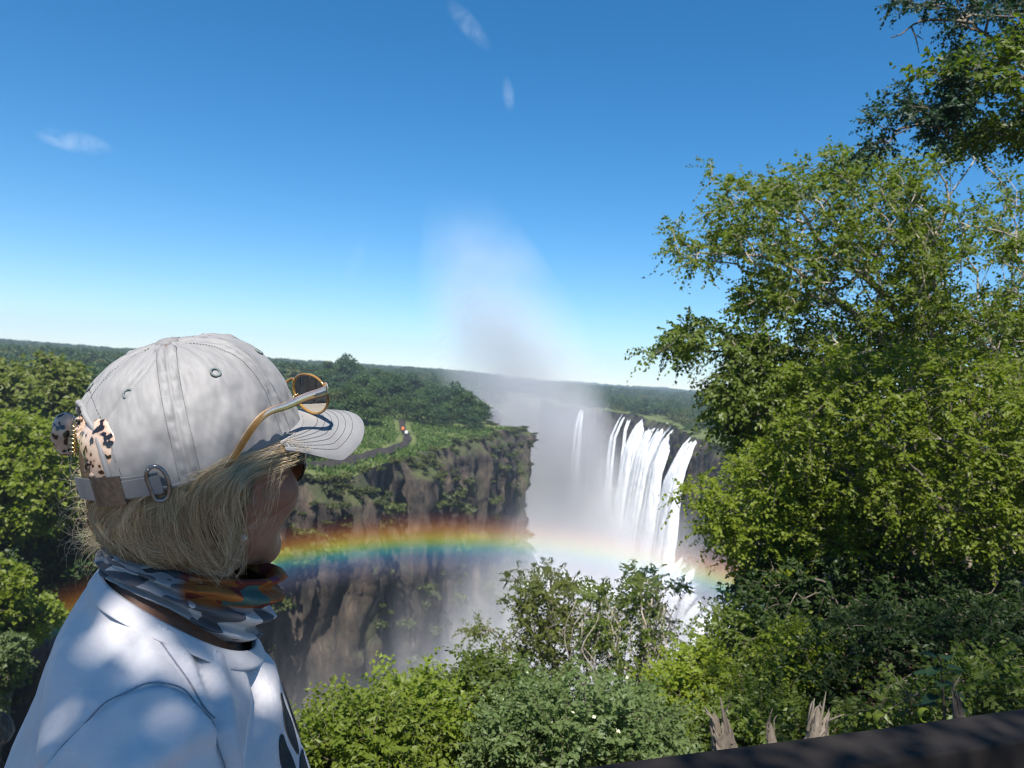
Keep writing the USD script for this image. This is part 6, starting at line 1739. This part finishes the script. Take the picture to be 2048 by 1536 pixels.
# a bird over the gorge
bd = at(1287, 556, 60)
t = thing('bird', 'small dark bird gliding over the gorge left of the big tree', 'bird')
M_bird = noise_mat('bird_plumage', 20.0, [(0.3, (0.015, 0.014, 0.014)), (0.7, (0.035, 0.033, 0.032))])
V = []; n = 9
for i, x in enumerate(np.linspace(-.18, .15, n)):
    r = .036 * math.sin(math.pi * (i + .6) / (n + .2)) ** .8
    a = np.arange(8) * math.pi / 4
    V.append(bd + np.c_[0 * a + x, r * np.cos(a), r * np.sin(a) * .9])
V = np.array(V); i = np.arange(n * 8).reshape(n, 8); j = np.roll(i, -1, 1)
obj('body', (V.reshape(-1, 3), np.stack([i[:-1], j[:-1], j[1:], i[1:]], -1).reshape(-1, 4)), M_bird, t, smooth=True)
for s in (-1, 1):
    y = np.linspace(.02, .40, 9); c = .11 * (1 - (y / .46) ** 2) ** .6; z = .10 * np.sin(y * 5.5) * .8
    T_ = np.stack([np.c_[.06 - .10 * y, s * y, z], np.c_[.06 - .10 * y - c * .5, s * y, z + .012], np.c_[.06 - .10 * y - c, s * y, z - .004]], 1)
    B_ = T_ - [0, 0, .008]
    f = grid_faces(9, 3)
    obj('wing', (bd + np.vstack([T_.reshape(-1, 3), B_.reshape(-1, 3)]), np.vstack([f, f[:, ::-1] + 27])), M_bird, t, smooth=True)
tl = bd + np.array([[-.16, .012, 0], [-.16, -.012, 0], [-.29, -.045, .004], [-.30, 0, .004], [-.29, .045, .004]])
obj('tail', (np.vstack([tl, tl - [0, 0, .006]]), [[0, 1, 2], [0, 2, 3], [0, 3, 4], [5, 7, 6], [5, 8, 7], [5, 9, 8], [2, 1, 6], [2, 6, 7], [4, 0, 5], [4, 5, 9]] if False else np.array([[0, 1, 2], [0, 2, 3], [0, 3, 4], [5, 7, 6], [5, 8, 7], [5, 9, 8]])), M_bird, t)

# brown boulder at the left edge
c = at(-185, 1590, 2.75)
ic = trimesh.creation.icosphere(4, 1.0)
v = ic.vertices * [.26, .26, .40]
v = v * (1 + .35 * (fbm(ic.vertices * 1.7 + 5, 4, 2) - .5) + .16 * (fbm(ic.vertices * 6 + 5, 3, 4) - .5))[:, None]
t = thing('boulder', 'brown weathered boulder at the bottom left corner beside the shirt', 'rock')
obj('rock', (v + np.array([c[0], c[1], .22]), ic.faces), noise_mat('brown_rock', 7.0, [(0.3, (0.035, 0.022, 0.016)), (0.55, (0.10, 0.066, 0.046)), (0.75, (0.21, 0.155, 0.11))], rough=0.9, bump=1.0, bump_scale=22.0, coord='world', bump_dist=0.02), t, smooth=True)

# pale hut among the far trees, radio mast on the skyline
h0 = at(662, 753, 420); gz = ground_at(h0[0], h0[1])
t = thing('hut', 'small pale hut roof among the far trees beside the sunglasses', 'hut', loc=(h0[0], h0[1], 0))
zt = h0[2]
wl = trimesh.creation.box((5, 4, zt - gz + .2)); wl.apply_translation((0, 0, (zt + gz - .2) / 2))
obj('wall', wl, noise_mat('pale_plaster', 2.0, [(0.3, (0.42, 0.36, 0.30)), (0.7, (0.52, 0.45, 0.38))]), t)
rv = np.array([[-3.2, -2.6, zt], [3.2, -2.6, zt], [3.2, 2.6, zt], [-3.2, 2.6, zt], [-1.6, 0, zt + 2.2], [1.6, 0, zt + 2.2], [-3.2, -2.6, zt - .25], [3.2, -2.6, zt - .25], [3.2, 2.6, zt - .25], [-3.2, 2.6, zt - .25]])
obj('roof', (rv, [[0, 1, 5], [0, 5, 4], [1, 2, 5], [2, 3, 4], [2, 4, 5], [3, 0, 4], [6, 8, 7], [6, 9, 8], [0, 6, 7], [0, 7, 1], [1, 7, 8], [1, 8, 2], [2, 8, 9], [2, 9, 3], [3, 9, 6], [3, 6, 0]]), noise_mat('pale_roof', 2.0, [(0.3, (0.55, 0.45, 0.38)), (0.7, (0.66, 0.56, 0.48))]), t)
# ================================================================ air: haze, mist, plume, rainbow
def box_mesh(lo, hi):
    return trimesh.creation.box(bounds=[lo, hi])


M_haze = material('haze', {"v": ("principled_volume", {"color": (0.75, 0.87, 1.0), "density": 0.00032, "anisotropy": 0.2})}, volume="v.volume")
tag(obj('haze', box_mesh((-2600, -2600, -108), (2600, 2600, 95)), M_haze), kind='stuff')

# mist that fills the gorge, thicker towards the bottom and towards the far end
_q = np.array(gorge.buffer(14).simplify(1.5).exterior.coords)[:-1]
_q = _q[_q[:, 1] > -99]
from shapely.geometry import box as _bx
_gp = gorge.buffer(10).simplify(2.0).intersection(_bx(-120, 14, 120, 620))
_prism = trimesh.creation.extrude_polygon(_gp, 106.0, engine='earcut'); _prism.apply_translation((0, 0, -106.5))
M_mist = material('gorge_mist', {"geo": ("geometry", {}), "sep": ("separate_xyz", {}), "n": ("noise_texture", {"scale": 0.03, "detail": 3.0, "roughness": 0.55}),
    "z": ("map_range", {"from_min": -23.0, "from_max": -74.0, "to_min": 0.0, "to_max": 1.0, "clamp": True, "range_type": "smoothstep"}),
    "y": ("map_range", {"from_min": 120.0, "from_max": 330.0, "to_min": 0.0270, "to_max": 0.0215, "clamp": True}),
    "nr": ("map_range", {"from_min": 0.3, "from_max": 0.7, "to_min": 0.4, "to_max": 1.5, "clamp": True}),
    "a": ("math", {"math_type": "multiply"}), "b": ("math", {"math_type": "multiply"}), "v": ("principled_volume", {"color": (0.90, 0.92, 1.0), "anisotropy": -0.18})},
    [("geo.position", "sep.vector"), ("geo.position", "n.vector"), ("sep.z", "z.value"), ("sep.y", "y.value"), ("n.fac", "nr.value"), ("z.result", "a.value1"), ("y.result", "a.value2"), ("a.value", "b.value1"), ("nr.result", "b.value2"), ("b.value", "v.density")], volume="v.volume")
tag(obj('gorge_mist', _prism, M_mist), kind='stuff')

# the plume of spray that rises from the gorge and drifts to the left
PL_Y = 285.0
_base, _top = at_y(1105, 960, PL_Y), at_y(925, 385, PL_Y)
_zs = np.linspace(-60, _top[2] + 4, 24)


def plume_axis(z):
    t = (z - _base[2]) / (_top[2] - _base[2])
    return _base[0] + (_top[0] - _base[0]) * t


def plume_w(z):
    t = np.clip((z + 60) / (_top[2] + 64), 0, 1)
    return 16 + 20 * np.sin(np.pi * np.clip(t * 0.95 + 0.02, 0, 1)) ** 1.2 - 6 * t


_rows = []
for z in _zs:
    a = np.arange(24) * 2 * np.pi / 24
    w = plume_w(z) * (1.0 if z < _zs[-1] else 0.6)
    _rows.append(np.c_[plume_axis(z) + w * np.cos(a), PL_Y + w * np.sin(a), 0 * a + z])
_R = np.array(_rows)
_V = np.vstack([_R.reshape(-1, 3), [plume_axis(_zs[0]), PL_Y, _zs[0]], [plume_axis(_zs[-1]), PL_Y, _zs[-1]]])
_i = np.arange(24 * 24).reshape(24, 24); _j = np.roll(_i, -1, 1)
_F = np.stack([_i[:-1], _j[:-1], _j[1:], _i[1:]], -1).reshape(-1, 4); _F = np.vstack([_F[:, [0, 1, 2]], _F[:, [0, 2, 3]]])
_F = np.vstack([_F, np.stack([_j[0], _i[0], np.full(24, 576)], 1), np.stack([_i[-1], _j[-1], np.full(24, 577)], 1)])
_sl = (_top[0] - _base[0]) / (_top[2] - _base[2])
M_plume = material('spray_plume', {"geo": ("geometry", {}), "sep": ("separate_xyz", {}), "n": ("noise_texture", {"scale": 0.035, "detail": 5.0, "roughness": 0.6, "distortion": 0.6}),
    "ax": ("math", {"math_type": "multiply_add", "value2": float(_sl), "value3": float(_base[0] - _sl * _base[2])}),
    "dx": ("math", {"math_type": "subtract"}), "dy": ("math", {"math_type": "subtract", "value2": PL_Y}), "dx2": ("math", {"math_type": "multiply"}), "dy2": ("math", {"math_type": "multiply"}), "r2": ("math", {"math_type": "add"}),
    "rad": ("math", {"math_type": "sqrt"}), "fall": ("map_range", {"from_min": 4.0, "from_max": 31.0, "to_min": 1.0, "to_max": 0.0, "clamp": True}),
    "z": ("map_range", {"from_min": -25.0, "from_max": float(_top[2] + 2), "to_min": 1.0, "to_max": 0.0, "clamp": True}), "zp": ("math", {"math_type": "power", "value2": 1.5}),
    "nr": ("map_range", {"from_min": 0.34, "from_max": 0.66, "to_min": 0.22, "to_max": 1.5, "clamp": True}),
    "a": ("math", {"math_type": "multiply"}), "b": ("math", {"math_type": "multiply"}), "c": ("math", {"math_type": "multiply", "value2": 0.090}), "v": ("principled_volume", {"color": (0.90, 0.91, 0.96), "anisotropy": -0.15})},
    [("geo.position", "sep.vector"), ("geo.position", "n.vector"), ("sep.z", "ax.value1"), ("sep.x", "dx.value1"), ("ax.value", "dx.value2"), ("sep.y", "dy.value1"), ("dx.value", "dx2.value1"), ("dx.value", "dx2.value2"),
     ("dy.value", "dy2.value1"), ("dy.value", "dy2.value2"), ("dx2.value", "r2.value1"), ("dy2.value", "r2.value2"), ("r2.value", "rad.value1"), ("rad.value", "fall.value"), ("sep.z", "z.value"), ("z.result", "zp.value1"),
     ("n.fac", "nr.value"), ("fall.result", "a.value1"), ("zp.value", "a.value2"), ("a.value", "b.value1"), ("nr.result", "b.value2"), ("b.value", "c.value1"), ("c.value", "v.density")], volume="v.volume")
tag(obj('spray_plume', (_V, _F), M_plume), kind='stuff')

# the rainbow: a bow of droplets hanging in the near spray, each colour scattered on its own cone about the line away from the sun
BOW_L, BOW_R, BOW_T = 40.0, math.radians(48.0), math.radians(2.7)
_ax = unit(FWD + -0.0951 * RIGHT - 1.694 * UP)
_bu = unit(UP - _ax * (UP @ _ax)); _bv = np.cross(_ax, _bu); _bv = _bv if _bv @ RIGHT > 0 else -_bv
_rho, _h, _rt = BOW_L * math.sin(BOW_R), BOW_L * math.cos(BOW_R), BOW_L * math.tan(BOW_T)
_ctr = EYE + _ax * _h
_ps = np.radians(np.linspace(-70, 33, 80)); _al = np.arange(20) * 2 * np.pi / 20
_rows = []
for k, ps in enumerate(_ps):
    er = math.cos(ps) * _bu + math.sin(ps) * _bv
    _rows.append(_ctr + _rho * er + _rt * (np.cos(_al)[:, None] * er + np.sin(_al)[:, None] * _ax))
_R = np.array(_rows); nb = len(_ps)
_i = np.arange(nb * 20).reshape(nb, 20); _j = np.roll(_i, -1, 1)
_F = np.stack([_i[:-1], _j[:-1], _j[1:], _i[1:]], -1).reshape(-1, 4); _F = np.vstack([_F[:, [0, 1, 2]], _F[:, [0, 2, 3]]])
_V = np.vstack([_R.reshape(-1, 3), _R[0].mean(0), _R[-1].mean(0)])
_F = np.vstack([_F, np.stack([_j[0], _i[0], np.full(20, nb * 20)], 1), np.stack([_i[-1], _j[-1], np.full(20, nb * 20 + 1)], 1)])
_m = trimesh.Trimesh(_V, _F, process=False)
if _m.volume < 0: _F = _F[:, ::-1]
# q: across the bow (+ outside), in tube radii
M_bow = material('rainbow', {"geo": ("geometry", {}), "rel": ("vector_math", {"math_type": "subtract", "vector2": tuple(_ctr)}), "ha": ("vector_math", {"math_type": "dot_product", "vector2": tuple(_ax)}),
    "sc": ("vector_math", {"math_type": "scale"}), "axv": ("vector_math", {"math_type": "scale", "vector1": tuple(_ax)}), "perp": ("vector_math", {"math_type": "subtract"}), "rho": ("vector_math", {"math_type": "length"}),
    "dr": ("math", {"math_type": "subtract", "value2": _rho}), "drc": ("math", {"math_type": "multiply", "value2": math.cos(BOW_R) / _rt}), "q": ("math", {"math_type": "multiply_add", "value2": -math.sin(BOW_R) / _rt}),
    "d2": ("math", {"math_type": "multiply"}), "h2": ("math", {"math_type": "multiply"}), "s2": ("math", {"math_type": "add"}), "s": ("math", {"math_type": "sqrt"}),
    "den": ("map_range", {"from_min": _rt * 0.72, "from_max": _rt, "to_min": 1.0, "to_max": 0.0, "clamp": True}),
    "qm": ("map_range", {"from_min": -1.0, "from_max": 1.0, "to_min": 0.0, "to_max": 1.0, "clamp": True}),
    "ramp": ("rgb_ramp", {"ramp": [(0.0, (0.0, 0.0, 0.0)), (0.10, (0.05, 0.05, 0.09)), (0.22, (0.13, 0.13, 0.22)), (0.36, (0.10, 0.22, 0.42)), (0.45, (0.10, 0.52, 0.50)), (0.53, (0.50, 0.78, 0.16)), (0.60, (0.98, 0.72, 0.06)), (0.69, (0.85, 0.33, 0.04)), (0.80, (0.34, 0.09, 0.02)), (0.92, (0.10, 0.02, 0.01)), (1.0, (0, 0, 0))]}),
    "xs": ("separate_xyz", {}), "xm": ("map_range", {"from_min": -26.0, "from_max": 5.0, "to_min": 0.22, "to_max": 1.0, "clamp": True}), "kx": ("math", {"math_type": "multiply"}), "k": ("math", {"math_type": "multiply", "value2": 0.096}), "nz": ("noise_texture", {"scale": 0.25, "detail": 3.0}), "nm": ("map_range", {"from_min": 0.3, "from_max": 0.7, "to_min": 0.7, "to_max": 1.3}), "kk": ("math", {"math_type": "multiply"}),
    "v": ("scatter_volume", {"anisotropy": -0.5})},
    [("geo.position", "rel.vector1"), ("rel.vector", "ha.vector1"), ("ha.value", "axv.scale"), ("rel.vector", "perp.vector1"), ("axv.vector", "perp.vector2"), ("perp.vector", "rho.vector1"), ("rho.value", "dr.value1"),
     ("dr.value", "drc.value1"), ("ha.value", "q.value1"), ("drc.value", "q.value3"), ("dr.value", "d2.value1"), ("dr.value", "d2.value2"), ("ha.value", "h2.value1"), ("ha.value", "h2.value2"), ("d2.value", "s2.value1"), ("h2.value", "s2.value2"),
     ("s2.value", "s.value1"), ("s.value", "den.value"), ("q.value", "qm.value"), ("qm.result", "ramp.fac"), ("ramp.color", "v.color"), ("geo.position", "nz.vector"), ("nz.fac", "nm.value"), ("den.result", "kk.value1"), ("nm.result", "kk.value2"), ("geo.position", "xs.vector"), ("xs.x", "xm.value"), ("xm.result", "kx.value1"), ("kk.value", "kx.value2"), ("kx.value", "k.value1"), ("k.value", "v.density")], volume="v.volume")
_bow = obj('rainbow', (_V, _F), M_bow)
tag(_bow, 'broad rainbow arching through the spray across the gorge', 'rainbow')
